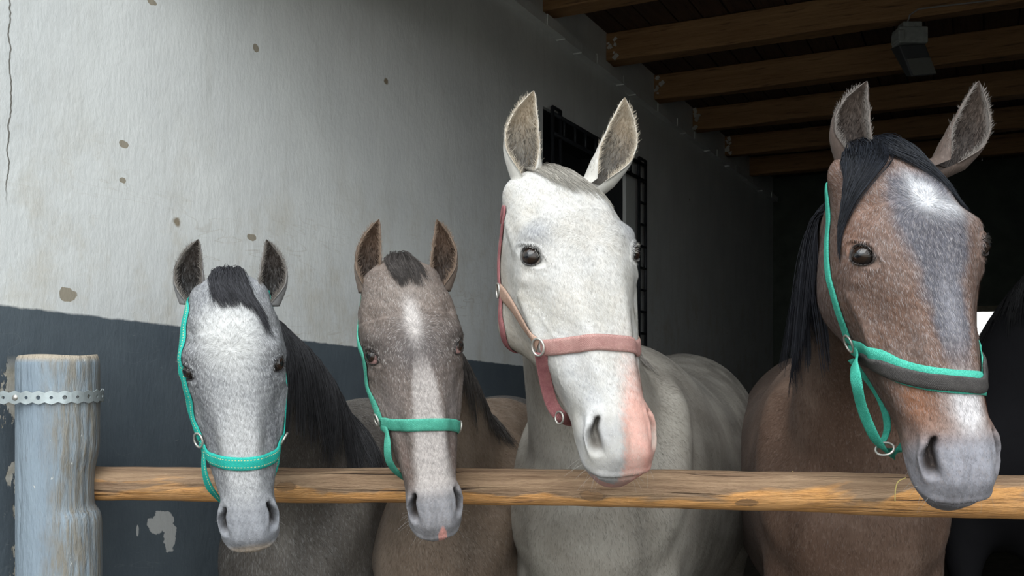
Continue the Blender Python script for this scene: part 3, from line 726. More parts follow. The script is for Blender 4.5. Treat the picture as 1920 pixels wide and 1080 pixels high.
# ================================================================== the horse
def make_horse(label, D):
    yaw, pitch, roll = (math.radians(a) for a in D['rot']); sc_ = D['scale']
    Rm = (Matrix.Rotation(roll, 3, 'Y') @ Matrix.Rotation(yaw, 3, 'Z') @ Matrix.Rotation(pitch, 3, 'X'))
    Rn = np.array(Rm); O = np.array(D['origin'], float)
    wmk, wmv = D.get('wm', ([0, 1], [1, 1]))
    def h2w(q):
        q = np.array(q, float); q[..., 0] *= np.interp(q[..., 2], wmk, wmv); l = np.stack([q[..., 0], -q[..., 1], -q[..., 2]], -1)*(sc_/100); return l@Rn.T+O
    def d2w(q):
        q = np.asarray(q, float); l = np.stack([q[..., 0], -q[..., 1], -q[..., 2]], -1); return l@Rn.T
    def w2h(p):
        l = (np.asarray(p, float)-O)@Rn/(sc_/100); return np.stack([l[..., 0]/np.interp(-l[..., 2], wmk, wmv), -l[..., 1], -l[..., 2]], -1)
    low = D.get('low', False)
    NS, NTH = (330, 288) if not low else (120, 96)
    s = np.linspace(-4.6, 60.8, NS); th = np.arange(NTH)*2/NTH
    # sample more densely where eye and nostril sit
    th = th+.0
    G0 = head_grid(s, th); N0 = grid_normals(G0)
    Q = sculpt(G0, N0, D) if not low else G0
    Qf = Q.reshape(-1, 3)
    idx = np.arange(NS*NTH).reshape(NS, NTH)
    F4 = np.stack([idx[:-1], np.roll(idx, -1, 1)[:-1], np.roll(idx, -1, 1)[1:], idx[1:]], -1).reshape(-1, 4)
    HV = h2w(Qf)
    hF = [tuple(f) for f in F4.tolist()]+[tuple(idx[0, ::-1].tolist()), tuple(idx[-1].tolist())]
    bvh = BVHTree.FromPolygons([tuple(v) for v in HV], hF)
    hcol = D['coat'](Qf, G0.reshape(-1, 3))
    V = [HV]; F = list(hF); COL = [hcol]; FL = [Qf*.01]; base = len(HV)
    root = empty('horse', (D['chest'][0], D['chest'][1], 0)); tag(root, label, 'horse')
    # ears
    earinfo = []
    for e in D['ears']:
        bp, tp, side, w, face, dy = e
        ey = h2w((side*5.6, -8.0, 1.5))[1]; b = at(*bp, ey); t = at(*tp, ey+dy); b = b+(b-t).normalized()*.012
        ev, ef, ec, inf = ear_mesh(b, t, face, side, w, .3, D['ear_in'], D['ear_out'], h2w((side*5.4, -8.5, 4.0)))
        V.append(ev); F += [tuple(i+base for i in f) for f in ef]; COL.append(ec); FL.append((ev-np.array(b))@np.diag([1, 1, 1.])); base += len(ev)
        earinfo.append(inf)
    # ---- body and neck
    k = D['k']; ph = math.radians(D['heading']); U = np.array([math.sin(ph), math.cos(ph), 0]); Lx = np.array([math.cos(ph), -math.sin(ph), 0]); Z = np.array([0, 0, 1.])
    O2 = np.array([D['chest'][0], D['chest'][1], 0.]); wk = D.get('wide', 1)
    TB = [  # u, half width, top, bottom, centre z, sideways bend
     [-.10, .03, 1.10, 1.02, 1.06], [-.07, .12, 1.17, .93, 1.05], [0, .175, 1.24, .84, 1.04], [.10, .21, 1.32, .77, 1.04], [.25, .225, 1.42, .72, 1.06],
     [.45, .245, 1.455, .68, 1.06], [.70, .285, 1.40, .64, 1.04], [.95, .305, 1.385, .65, 1.04], [1.2, .29, 1.425, .74, 1.08], [1.4, .265, 1.42, .84, 1.12],
     [1.55, .21, 1.35, .90, 1.12], [1.64, .12, 1.25, 1.0, 1.12], [1.67, .03, 1.16, 1.08, 1.12]]
    R = spline_rings(TB, 44); rings = []
    for r in R:
        c = O2+U*r[0]*k+Z*r[4]*k; rings.append((c, Lx*r[1]*k*wk, Z*(r[2]-r[4])*k, -Z*(r[4]-r[3])*k))
    BV = []; BF = []
    def addloft(rg, kk=40):
        v, f = loft(rg, kk); n0 = len(BV); BV.extend(v); BF.extend([tuple(i+n0 for i in ff) for ff in f])
    addloft(rings)
    for sx_ in (-1, 1):                      # point of the shoulder and shoulder blade
        c0 = O2+U*.02*k+Lx*sx_*.13*k*wk+Z*1.0*k; c1 = O2+U*.30*k+Lx*sx_*.15*k*wk+Z*1.34*k
        dv = (c1-c0)/6; a1 = np.cross(dv, U); a1 /= np.linalg.norm(a1); a2 = np.cross(dv, a1); a2 /= np.linalg.norm(a2)
        rg = [(c0+dv*(i-.8), a1*r_*k, a2*r_*k, -a2*r_*k) for i, r_ in zip(range(8), (.03, .07, .084, .088, .082, .072, .055, .02))]
        addloft(rg, 24)
        # buttock
        c0 = O2+U*1.35*k+Lx*sx_*.13*k*wk+Z*1.2*k; c1 = O2+U*1.42*k+Lx*sx_*.15*k*wk+Z*.8*k
        rg = [(c0+(c1-c0)*t, Lx*r_*k*.7, U*r_*k, -U*r_*k) for t, r_ in ((-.35, .04), (-.2, .15), (.2, .22), (.6, .19), (1, .13), (1.2, .05))]
        addloft(rg, 24)
        # legs: front (forearm, knee, cannon, pastern, hoof) and hind (thigh, gaskin, hock, cannon, hoof)
        fl = [(.12, 1.0, .10), (.10, .85, .095), (.10, .72, .075), (.10, .58, .052), (.10, .46, .043), (.09, .42, .046), (.10, .36, .034), (.10, .2, .028), (.10, .14, .036), (.07, .08, .030), (.05, .045, .042), (.04, 0, .055)]
        hl_ = [(1.42, .95, .16), (1.38, .8, .13), (1.40, .68, .09), (1.48, .56, .06), (1.53, .48, .052), (1.52, .42, .045), (1.50, .34, .035), (1.48, .2, .031), (1.48, .14, .038), (1.45, .08, .032), (1.43, .045, .044), (1.42, 0, .057)]
        for lg, lat in ((fl, .12), (hl_, .14)):
            rg = [(O2+U*a*k+Lx*sx_*lat*k*wk+Z*(b*k if b > 0 else 0.002), Lx*c*k*.85, U*c*k, -U*c*k) for a, b, c in lg]
            addloft(rg, 20)
    # neck: from behind the poll down to the chest and withers
    nb = D['neck']
    P0 = h2w((0, -11.0, 3.0)); P1 = h2w((0, -17.5, 9.0)) if 'n1' not in D else np.array(D['n1'])
    Pe = O2+U*nb.get('u', .20)*k+Z*nb.get('z', 1.12)*k+Lx*nb.get('x', 0)
    Pm = (P1*.45+Pe*.55)+np.array(nb.get('bend', (0, .04, .05)))
    NPt, _ = resample([P0, P1, Pm, Pe], 22)
    Tn = np.gradient(NPt, axis=0); Tn /= np.linalg.norm(Tn, axis=1, keepdims=True)
    lat0 = d2w((1, 0, 0)); rings = []
    for i, c in enumerate(NPt):
        t = i/21.; lat = lat0*(1-ss(t, 0, .6))+Lx*ss(t, 0, .6); lat = lat-Tn[i]*(lat@Tn[i]); lat /= np.linalg.norm(lat)
        up_ = np.cross(lat, Tn[i]); up_ = up_ if up_[2] > 0 else -up_
        a = np.interp(t, [0, .12, .3, .55, .8, 1], nb.get('a', [.045, .062, .075, .095, .13, .16]))*k
        b = np.interp(t, [0, .12, .3, .55, .8, 1], nb.get('b', [.06, .10, .135, .175, .22, .26]))*k
        rings.append((c, lat*a, up_*b, -up_*b*.95))
    addloft(rings, 40)
    tm = mesh('tmp', BV, BF, None); md = tm.modifiers.new('r', 'REMESH'); md.mode = 'VOXEL'; md.voxel_size = .014 if not low else .025; md.use_smooth_shade = True
    ms = tm.modifiers.new('s', 'SMOOTH'); ms.factor = .5; ms.iterations = 24
    sb = tm.modifiers.new('u', 'SUBSURF'); sb.levels = 1
    dg = bpy.context.evaluated_depsgraph_get(); ev = tm.evaluated_get(dg); me = ev.to_mesh()
    nv = len(me.vertices); bv = np.zeros(nv*3); me.vertices.foreach_get('co', bv); bv = bv.reshape(-1, 3)
    bf = [tuple(p.vertices) for p in me.polygons]; ev.to_mesh_clear(); bpy.data.objects.remove(tm)
    bl = (bv-O2)/k; bloc = np.stack([bl@Lx, bl@U, bl[:, 2]], 1)
    # muscle relief so the coat is not a smooth balloon
    V.append(bv); F += [tuple(i+base for i in f) for f in bf]; COL.append(D['bodycoat'](bloc, w2h(bv))); FL.append(np.stack([bl@Lx, bl@U, bl[:, 2]*1.0], 1)*.8); base += nv
    Va = np.concatenate(V); body = mesh('body', Va, F, D['mat'], root, True, np.concatenate(COL), np.concatenate(FL))
    bbvh = BVHTree.FromPolygons([tuple(v) for v in bv], bf)
    if low: return dict(root=root, neckr=rings, bbvh=bbvh)
    # ---- eyes
    for sg in (-1, 1):
        ce = EYE*np.array([sg, 1, 1]); n1, n2 = 40, 64; vv = []; cc = []
        en = EN*np.array([sg, 1, 1]); look = np.array(D.get('look', (0, 0, 0)), float); ld = en+look; ld /= np.linalg.norm(ld)
        tmp = np.array([0, 0, 1.]); e1 = np.cross(ld, tmp); e1 /= np.linalg.norm(e1); e2 = np.cross(e1, ld)
        for i in range(n1+1):
            a = math.pi*i/n1
            for j in range(n2):
                b = 2*math.pi*j/n2
                d = ld*math.cos(a)+(e1*math.cos(b)+e2*math.sin(b))*math.sin(a)
                r = EYER*(1+.07*math.exp(-(a/.45)**2)); vv.append(ce+d*r)
                pu = math.sqrt((math.cos(b)/1.7)**2+math.sin(b)**2)*a
                deg = math.degrees(a)
                col = np.array((.004, .004, .006)) if pu < .24 else np.array(D.get('iris', (.022, .012, .008)))
                if deg > 41: col = np.array((.012, .008, .007))
                lim = D.get('white', 70)
                if deg > lim: col = col+(np.array(D.get('sclera', (.5, .42, .40)))-col)*min(1, (deg-lim)/6)
                cc.append(col)
        ff = np.array([(i*n2+j, i*n2+(j+1) % n2, (i+1)*n2+(j+1) % n2, (i+1)*n2+j) for i in range(n1) for j in range(n2)])
        mesh('eye', h2w(np.array(vv)), ff, M_eye, root, True, np.array(cc))
        # eyelashes
        a_, b_ = eye_frame(); L = []
        for q in range(30):
            u = rng.uniform(-1.5, 1.4); vtop = -1 if (b_@np.array([0, .3, -1])) < 0 else 1
            v = 1.02*math.sqrt(max(0, 1-(u/1.8)**2))*vtop; p = EYE+a_*u+b_*v; d0 = p-EYE+EN*1.2; d0 /= np.linalg.norm(d0); p = EYE+d0*(EYER+.25)
            dn = EN*.8+b_*vtop*.25+np.array([0, .1, .25])*1+rng.normal(size=3)*.12; ln = rng.uniform(.5, .9)
            L.append([p*np.array([sg, 1, 1])+dn*np.array([sg, 1, 1])*ln*t+np.array([0, 0, .35*ln])*t*t for t in np.linspace(0, 1, 5)])
        strands('eyelashes', h2w(np.array(L)), .00028, .0001, hairmat(), root, D.get('lash', (.05, .045, .04)))
    # ---- short fur over the face: many fine hairs lying along the coat
    nf = D.get('fur', 120000)
    Pg = h2w(Q); area = np.linalg.norm(np.cross(Pg[1:, :]-Pg[:-1, :], np.roll(Pg, -1, 1)[:-1]-Pg[:-1]), axis=-1)
    hq = Q[:-1]; rho_n = nostril(np.stack([np.abs(hq[..., 0]), hq[..., 1], hq[..., 2]], -1)); 
    er = eye_rho(np.stack([np.abs(hq[..., 0]), hq[..., 1], hq[..., 2]], -1))
    area = area*(~((rho_n[0] > .03)&(rho_n[3] > .05)))*(~((er[0] < 1.6)&(er[3] > -3.5)&(hq[..., 2] < 30)))*(s[:-1, None] > 0)*np.interp(s[:-1], [44, 51], [1, .30])[:, None]
    pr = (area/area.sum()).ravel(); pick = rng.choice(len(pr), nf, p=pr)
    ii, jj = np.divmod(pick, NTH); a = rng.random(nf)[:, None]; b = rng.random(nf)[:, None]; j2 = (jj+1) % NTH
    p = Pg[ii, jj]*(1-a)*(1-b)+Pg[ii+1, jj]*a*(1-b)+Pg[ii, j2]*(1-a)*b+Pg[ii+1, j2]*a*b
    Nw = grid_normals(Q); Nw = d2w(Nw); nn = Nw[ii, jj]
    fl = Pg[ii+1, jj]-Pg[ii, jj]; fl /= np.linalg.norm(fl, axis=1, keepdims=True)+1e-9
    lt = np.cross(nn, fl); qh = Q[ii, jj]
    # hair flows away from the whorl between the eyes
    wv = qh-np.array([0, 4, D.get('whorl', 16.)]); wr_ = np.linalg.norm(wv[:, [0, 2]], axis=1); kk = np.exp(-(wr_/6)**2)
    rad = d2w(np.stack([wv[:, 0], 0*wr_, wv[:, 2]], 1)/(wr_[:, None]+.01)); up2 = np.where(qh[:, 2] < 13, -1.0, 1.0)[:, None]*ss(np.abs(qh[:, 2]-14), 0, 3)[:, None]
    dr = fl*(up2*.0+1)*(1-kk[:, None])*np.where((qh[:, 2] < 12)[:, None], -.6, 1)+rad*kk[:, None]*1.2+lt*np.sign(qh[:, :1])*0
    dr = dr+rng.normal(size=(nf, 3))*.22; dr -= nn*(dr*nn).sum(1, keepdims=True); dr /= np.linalg.norm(dr, axis=1, keepdims=True)+1e-9
    ln = D.get('furlen', .0055)*rng.uniform(.6, 1.3, nf)[:, None]*np.interp(qh[:, 2], [43, 51], [1, .38])[:, None]; wd = .00023
    tipp = p+dr*ln*.96+nn*ln*.14; midp = p+dr*ln*.5+nn*ln*.14
    sd = np.cross(dr, nn)*wd
    FV = np.stack([p-sd, p+sd, midp+sd*.8, midp-sd*.8, tipp], 1).reshape(-1, 3)
    bi = np.arange(nf)*5
    Ff = np.concatenate([np.stack([bi, bi+1, bi+2], 1), np.stack([bi, bi+2, bi+3], 1), np.stack([bi+3, bi+2, bi+4], 1)])
    fc = hcol.reshape(NS, NTH, 3)[ii, jj]; var = rng.random(nf)[:, None]; lum = fc.mean(1, keepdims=True)
    lo, hi = D.get('furvar', (.62, 1.35)); 
    lightc = np.array(D.get('fleck', (.75, .76, .76))); pl = D.get('fleckp', .3)
    m_ = D['fleckmask'](qh)[:, None] if 'fleckmask' in D else 1
    fcol = fc*(lo+(hi-lo)*var); cn = (vnoise(qh, 5.0, 61)+.8*vnoise(qh, 11., 62))[:, None]; fcol = fcol*(1+.22*cn); sel = rng.random(nf)[:, None] < pl*np.clip(1+1.6*cn, .1, 3)*m_*np.interp(qh[:, 2], [42, 50], [1, .1])[:, None]; fcol = np.where(sel, fc*.4+lightc*.6, fcol)
    fcol = np.clip(fcol, 0, .9)
    mesh('coat_hair', FV, Ff, furmat(), root, True, np.repeat(fcol, 5, 0))
    # body coat
    fa = np.array(bf); ctr = bv[fa].mean(1); bcl = bloc[fa].mean(1)
    ar = np.linalg.norm(np.cross(bv[fa[:, 1]]-bv[fa[:, 0]], bv[fa[:, 2]]-bv[fa[:, 0]]), axis=1)*((bcl[:, 2] > .62)&(bcl[:, 1] < 1.5))*np.where(bcl[:, 1] > .45, .45, 1)
    nb_ = 110000; pk_ = rng.choice(len(fa), nb_, p=ar/ar.sum()); ab = rng.random((nb_, 2)); 
    p0, p1, p2, p3 = (bv[fa[pk_, i]] for i in range(4)); aa, bb_ = ab[:, :1], ab[:, 1:]
    p = p0*(1-aa)*(1-bb_)+p1*aa*(1-bb_)+p2*aa*bb_+p3*(1-aa)*bb_
    nn2 = np.cross(p1-p0, p3-p0); nn2 /= np.linalg.norm(nn2, axis=1, keepdims=True)+1e-9
    dr = np.array([0, 0, -1.])+U*.55+rng.normal(size=(nb_, 3))*.25; dr = dr-nn2*(dr*nn2).sum(1, keepdims=True); dr /= np.linalg.norm(dr, axis=1, keepdims=True)+1e-9
    ln = .010*rng.uniform(.6, 1.3, nb_)[:, None]; sd = np.cross(dr, nn2)*.00030
    FV = np.stack([p-sd, p+sd, p+dr*ln*.5+nn2*ln*.13+sd*.8, p+dr*ln*.5+nn2*ln*.13-sd*.8, p+dr*ln*.97+nn2*ln*.13], 1).reshape(-1, 3); bi = np.arange(nb_)*5
    Ff = np.concatenate([np.stack([bi, bi+1, bi+2], 1), np.stack([bi, bi+2, bi+3], 1), np.stack([bi+3, bi+2, bi+4], 1)])
    bc = COL[-1][fa[pk_, 0]]; bcv = bc*rng.uniform(.6, 1.3, nb_)[:, None]; sel = rng.random(nb_)[:, None] < .09
    bcv = np.clip(np.where(sel, bc*.7+np.array(D.get('fleck', (.7, .7, .7)))*.20, bcv), 0, .9)
    mesh('coat_hair', FV, Ff, furmat(), root, True, np.repeat(bcv, 5, 0))
    # ---- hair inside and along the rims of the ears
    for (b0, ax, Ln, lt_, fc_, wp, wrap, cx_, cf), e in zip(earinfo, D['ears']):
        L = []; cols = []
        nE = 2600
        for q in range(nE):
            A = rng.uniform(.03, .93)
            rim = rng.random() < .55
            ph = (rng.choice([-1, 1])*rng.uniform(.86, 1.0) if rim else rng.uniform(-.8, .8))
            i = A*39; i0 = int(i); wv_ = wp[i0]; wr2 = wrap[i0]*ph; rr = wv_/math.sin(min(wrap[i0], math.pi/2)) if wrap[i0] < math.pi/2 else wv_; rr = rr-.003
            rad_ = lt_*math.sin(wr2)-fc_*math.cos(wr2)*.85
            p = b0+ax*Ln*A+lt_*(cx_[i0]+0)+fc_*(cf[i0]+wv_*.25)+rad_*rr
            d = ax*.8-rad_*rng.uniform(.0, .6)+rng.normal(size=3)*.2+(fc_*.35 if not rim else fc_*.2)
            if rim and rng.random() < .45: d = ax*.9+rad_*rng.uniform(.0, .35)+rng.normal(size=3)*.12
            d /= np.linalg.norm(d); l = rng.uniform(.004, .0105)*D.get('earfuzz', 1)*(.8+.6*(1-A))
            g2 = rng.normal(size=3)*.2
            L.append([p+d*l*t+g2*l*t*t for t in (0, .5, 1)])
            ci = np.array(D['ear_in'][1 if abs(ph) > .85 else (2 if (A < .6 and rng.random() < .7) else 0)])*rng.uniform(.6, 1.35); cols.append(np.clip(ci, 0, .85))  # low inner hairs carry the painted shade of the depth
        strands('ear_hair', np.array(L), .00024, .0001, hairmat(), root, np.array(cols))
    H = dict(root=root, bvh=bvh, h2w=h2w, w2h=w2h, d2w=d2w, bbvh=bbvh, U=U, Lx=Lx, O2=O2, k=k, neck=NPt, neckr=rings, earinfo=earinfo)
    # whiskers
    L = []
    for q in range(30):
        sg = rng.choice([-1, 1]); q0 = np.array([sg*rng.uniform(2.5, 6.2), rng.uniform(-12, -6), rng.uniform(53, 60)])
        l, nr, _, _ = bvh.find_nearest(Vector(h2w(q0))); l = np.array(l); nr = np.array(nr); c = l-h2w((0, -7.5, 55)); nr = nr if nr@c > 0 else -nr
        d = nr+rng.normal(size=3)*.3+np.array([0, 0, -.2]); ln = rng.uniform(.008, .022)
        L.append([l+d*ln*t+np.array([0, 0, -.006])*t*t for t in np.linspace(0, 1, 5)])
    strands('whiskers', np.array(L), .00016, .00008, hairmat(), root, D.get('whisk', (.45, .44, .42)))['kind'] = 'stuff'
    return H
def cast(H, px, py):
    o = Vector((0, 0, CAMH)); d = Vector(((px-960)/FX, 1, (HZ-py)/FX)).normalized()
    l, n, i, ds = H['bvh'].ray_cast(o, d)
    for dx in (1, -1, 2, -2, 4, -4, 6, -6, 9, -9, 12, -12, 16, -16, 22, -22, 30, -30, 40, -40):
        if l is not None: break
        d = Vector(((px+dx-960)/FX, 1, (HZ-py)/FX)).normalized(); l, n, i, ds = H['bvh'].ray_cast(o, d)
    return np.array(l)
def spt(H, items):
    out = []
    for it in items:
        if it[0] == 'p': out.append(cast(H, it[1], it[2]))
        elif it[0] == 'l': out.append(H['h2w'](np.array(it[1:4], float)))
        elif it[0] == 'r': out.append(np.array(at(it[1], it[2], cast(H, it[3], it[4])[1]+it[5])))
        elif it[0] == 'y': out.append(np.array(at(it[1], it[2], it[3])))
    return np.array(out)
def halter(H, label, pieces, rings, mats, group=None):
    t = empty('halter', H['root'].location); tag(t, label, 'halter', 'webbing halters on the horses')
    made = {}
    for pc in pieces:
        pts = spt(H, pc['pts']); ctr = lambda p: H['h2w'](np.array([0, -8, H['w2h'](p)[2]]))
        v, f, uv, inf = ribbon(pts, pc.get('w', .021), H['bvh'], ctr, off=pc.get('off', .0030), free=pc.get('free'), up=pc.get('up'), th=pc.get('th', .0026))
        o_ = mesh(pc['name'], v, f, mats[pc.get('m', 0)], t, True, hc=uv)
        if 'on' in pc: mt_ = o_.matrix_parent_inverse.copy(); o_.parent = made[pc['on']]; o_.matrix_parent_inverse = Matrix.Identity(4)
        if 'label' in pc: o_['label'] = pc['label']
        made.setdefault(pc['name'], o_)
    for rg in rings:
        c = spt(H, [rg['p']])[0]; l, n, _, _ = H['bvh'].find_nearest(Vector(c)); n = np.array(n); cc = H['h2w'](np.array([0, -8, H['w2h'](c)[2]]))
        if n@(c-cc) < 0: n = -n
        if 'n' in rg: n = np.array(rg['n'], float); n /= np.linalg.norm(n)
        c = (np.array(l) if not rg.get('free') else c)+n*rg.get('off', .0065); a = np.cross(n, [0, 0, 1.]); a /= np.linalg.norm(a); b = np.cross(n, a)
        rr = rg.get('r', .014); sq = rg.get('sq', .0)
        pts = [c+a*rr*math.cos(x)*(1+sq)+b*rr*math.sin(x)*(1-sq*.3) for x in np.linspace(0, 2*math.pi, 29)]
        mb = MB(); mb.tube(pts, .0021, 8, False); mb.build(rg.get('name', 'ring'), M_ring, t, True)
    return t
def facefront(H, x, s, off=.6):
    """point just above the head skin, x/10 = tangent of the angle round the head axis, s from the poll (cm)"""
    fa = float(np.interp(s, [-4.6, -3, 0, 4], [-12.3, -11.5, -9, -7])); c = H['h2w'](np.array([0, fa, s])); q = np.array([x, 10.+fa+7]); q /= np.linalg.norm(q)
    o = H['h2w'](np.array([q[0]*30, fa+q[1]*30, s])); d = c-o; d /= np.linalg.norm(d)
    l, n, _, _ = H['bvh'].ray_cast(Vector(o), Vector(d))
    if l is None: l = Vector(H['h2w'](np.array([x, -6., s])))
    return np.array(l)-d*off*.01
# ================================================================== the horses of this stable
def XS(Q): return np.abs(Q[:, 0]), Q[:, 0], Q[:, 1], Q[:, 2]
def gx(Q, c, r): return np.exp(-(((Q-np.array(c, float))/np.array(r, float))**2).sum(1))
def common(col, Q, B, skin, skinp=(.05, .045, .045), inn=(.035, .03, .03), eyer=(.03, .027, .027)):
    q = B.copy(); q[:, 0] = np.abs(q[:, 0])
    rho, u, v, w = eye_rho(q); m = (w > -3.5)&(q[:, 2] < 30)
    col = lerp3(col, np.array(eyer), np.where(m, 1-ss(rho, 1.30, 1.62), 0))
    col = np.clip(col*(1+skin*(.13*vnoise(B, 2.6, 91)+.12*vnoise(B, 6., 92)+.10*vnoise(B, 13., 93)))[:, None], 0, .9)
    r2, u2, vv, near = nostril(q)
    col = lerp3(col, np.array(inn), near*ss(r2, .15, .75))
    return col
def coat1(Q, B):
    ax, x, f, s = XS(B); n = vnoise(B, .55, 1)*.5+vnoise(B, 1.6, 2)*.35
    c = np.tile([.27, .278, .295], (len(B), 1)).astype(float)
    c = lerp3(c, (.64, .64, .625), np.clip(gx(B, (0, 4, 13), (6.5, 5, 9))*1.25+n*.22, 0, 1))
    c = lerp3(c, (.55, .55, .55), np.clip(gx(B, (0, 1.5, 36), (4.6, 4, 14))*1.15+n*.2, 0, 1))
    c = lerp3(c, (.11, .113, .125), np.clip(gx(np.c_[ax, f, s], (8.8, 1, 19), (3.0, 4, 5))*.85, 0, 1))
    c = lerp3(c, (.15, .15, .155), np.clip(gx(np.c_[ax, f, s], (8.8, 0, 8), (2.4, 4, 6))*.8+n*.1, 0, 1))
    c = lerp3(c, (.18, .185, .205), np.clip(gx(np.c_[ax, f, s], (7.0, -3, 33), (2.4, 4, 7))*.75, 0, 1))
    c = lerp3(c, (.10, .09, .085), ss(-f, 6.5, 12)*.85)
    c = lerp3(c, (.30, .31, .34), ss(s, 47, 53)*.72); c = lerp3(c, (.20, .21, .235), np.clip(gx(np.c_[ax, f, s], (5, -3, 53), (2.3, 4, 4))*.8, 0, 1))
    c = lerp3(c, (.42, .32, .22), ss(s, 58.2, 59.8)*.7)
    return common(c, Q, B, 1.)
def coat2(Q, B):
    ax, x, f, s = XS(B); n = vnoise(B, .55, 11)*.5+vnoise(B, 1.7, 12)*.35
    c = np.tile([.185, .148, .128], (len(B), 1)).astype(float)
    c = lerp3(c, (.115, .103, .105), np.clip(gx(B, (0, 3, 20), (7, 5, 6.5))*.9+n*.2, 0, 1))
    c = lerp3(c, (.25, .215, .19), np.clip(gx(B, (0, 3, 6), (6, 6, 5))*.6+n*.2, 0, 1))
    st = np.clip(np.exp(-((B[:, 0]+.2)/(1.5+.4*n))**2)*np.exp(-((s-13.5)/4.2)**2)*1.4, 0, 1)
    c = lerp3(c, (.58, .54, .52), st)
    c = lerp3(c, (.28, .245, .235), np.clip(gx(np.c_[ax, f, s], (6.5, -2, 31), (3, 5, 7))*.8+n*.25, 0, .8)*ss(s, 22, 26))
    hw = np.interp(s, [19, 26, 34, 42, 50], [1.0, 2.3, 3.3, 4.2, 4.4])
    bl = (1-ss(np.abs(B[:, 0]-.4)+n*.9, hw*.7, hw*1.25))*ss(s, 19, 27)*(1-ss(s, 49, 54))*(f > -6)
    c = lerp3(c, (.50, .46, .44), bl*.92)
    c = lerp3(c, (.26, .185, .16), np.clip(gx(np.c_[ax, f, s], (5.5, -2, 43), (1.6, 3, 6))*.6, 0, 1))
    c = lerp3(c, (.065, .057, .055), np.clip(gx(np.c_[ax, f, s], (8.6, 0, 18.0), (3.2, 4, 4.2))*.85, 0, 1))
    c = lerp3(c, (.30, .20, .15), ss(-f, 7, 12)*.7)
    c = lerp3(c, (.27, .275, .30), ss(s, 48, 53)*.85); c = lerp3(c, (.17, .175, .195), np.clip(gx(np.c_[ax, f, s], (5, -3, 53), (2.3, 4, 4))*.7, 0, 1))
    pk = 1-ss(np.sqrt(((B[:, 0]-.7)/1.15)**2+((s-59.8)/2.4)**2)+n*.35, .75, 1.05)
    c = lerp3(c, (.70, .34, .30), pk*(f > -9.5)*ss(s, 55, 56))
    return common(c, Q, B, 1.)
def coat3(Q, B):
    ax, x, f, s = XS(B); n = vnoise(B, .5, 21)*.5+vnoise(B, 1.7, 22)*.35
    c = np.tile([.62, .61, .59], (len(B), 1)).astype(float)
    c = lerp3(c, (.57, .51, .42), np.clip(.18+n*.35, 0, .5))
    c = lerp3(c, (.27, .285, .32), np.clip(gx(np.c_[ax, f, s], (8.2, 1.5, 16.0), (3.0, 4, 3.6))*.75, 0, 1))
    c = lerp3(c, (.52, .44, .34), ss(-f, 8, 15)*.5)
    c = lerp3(c, (.50, .52, .56), np.clip(gx(B, (-5, -1, 46), (3, 4, 6))*.6+gx(B, (-6.2, -4, 38), (2, 4, 6))*.35, 0, 1))
    c = lerp3(c, (.33, .335, .36), ss(s, 48.5, 54)*np.clip(1.1-.0*x, 0, 1)*.75)
    # pink runs down the nose and spreads over the upper lip
    ed = np.interp(s, [30, 38, 44, 48, 52, 56, 60], [2.2, .9, .6, .1, -1.1, -1.6, -1.5])+n*.5
    hi = np.interp(s, [30, 40, 48, 52, 60], [4.5, 5.0, 5.2, 5.8, 6.5])
    n2 = n+.5*vnoise(B, 3.5, 25)+.5*vnoise(B, 8, 26); sf = np.interp(s, [30, 50, 54], [2.6, 1.5, .8]); pk = ss(B[:, 0]+n2*.7, ed-sf, ed+sf)*(1-ss(B[:, 0], hi, hi+1.4))*(.06+.94*ss(s+n2*2, 35, 51))*ss(s, 31, 36)*(f > -9.2)
    c = lerp3(c, (.66, .34, .275), pk*.9)
    c = lerp3(c, (.70, .33, .28), ss(s, 56.5, 60)*(f < -7.6)*.85); 
    c = lerp3(c, (.60, .26, .21), pk*ss(s, 54, 60)*.6)
    return common(c, Q, B, .45, eyer=(.035, .035, .04), inn=(.07, .06, .06))
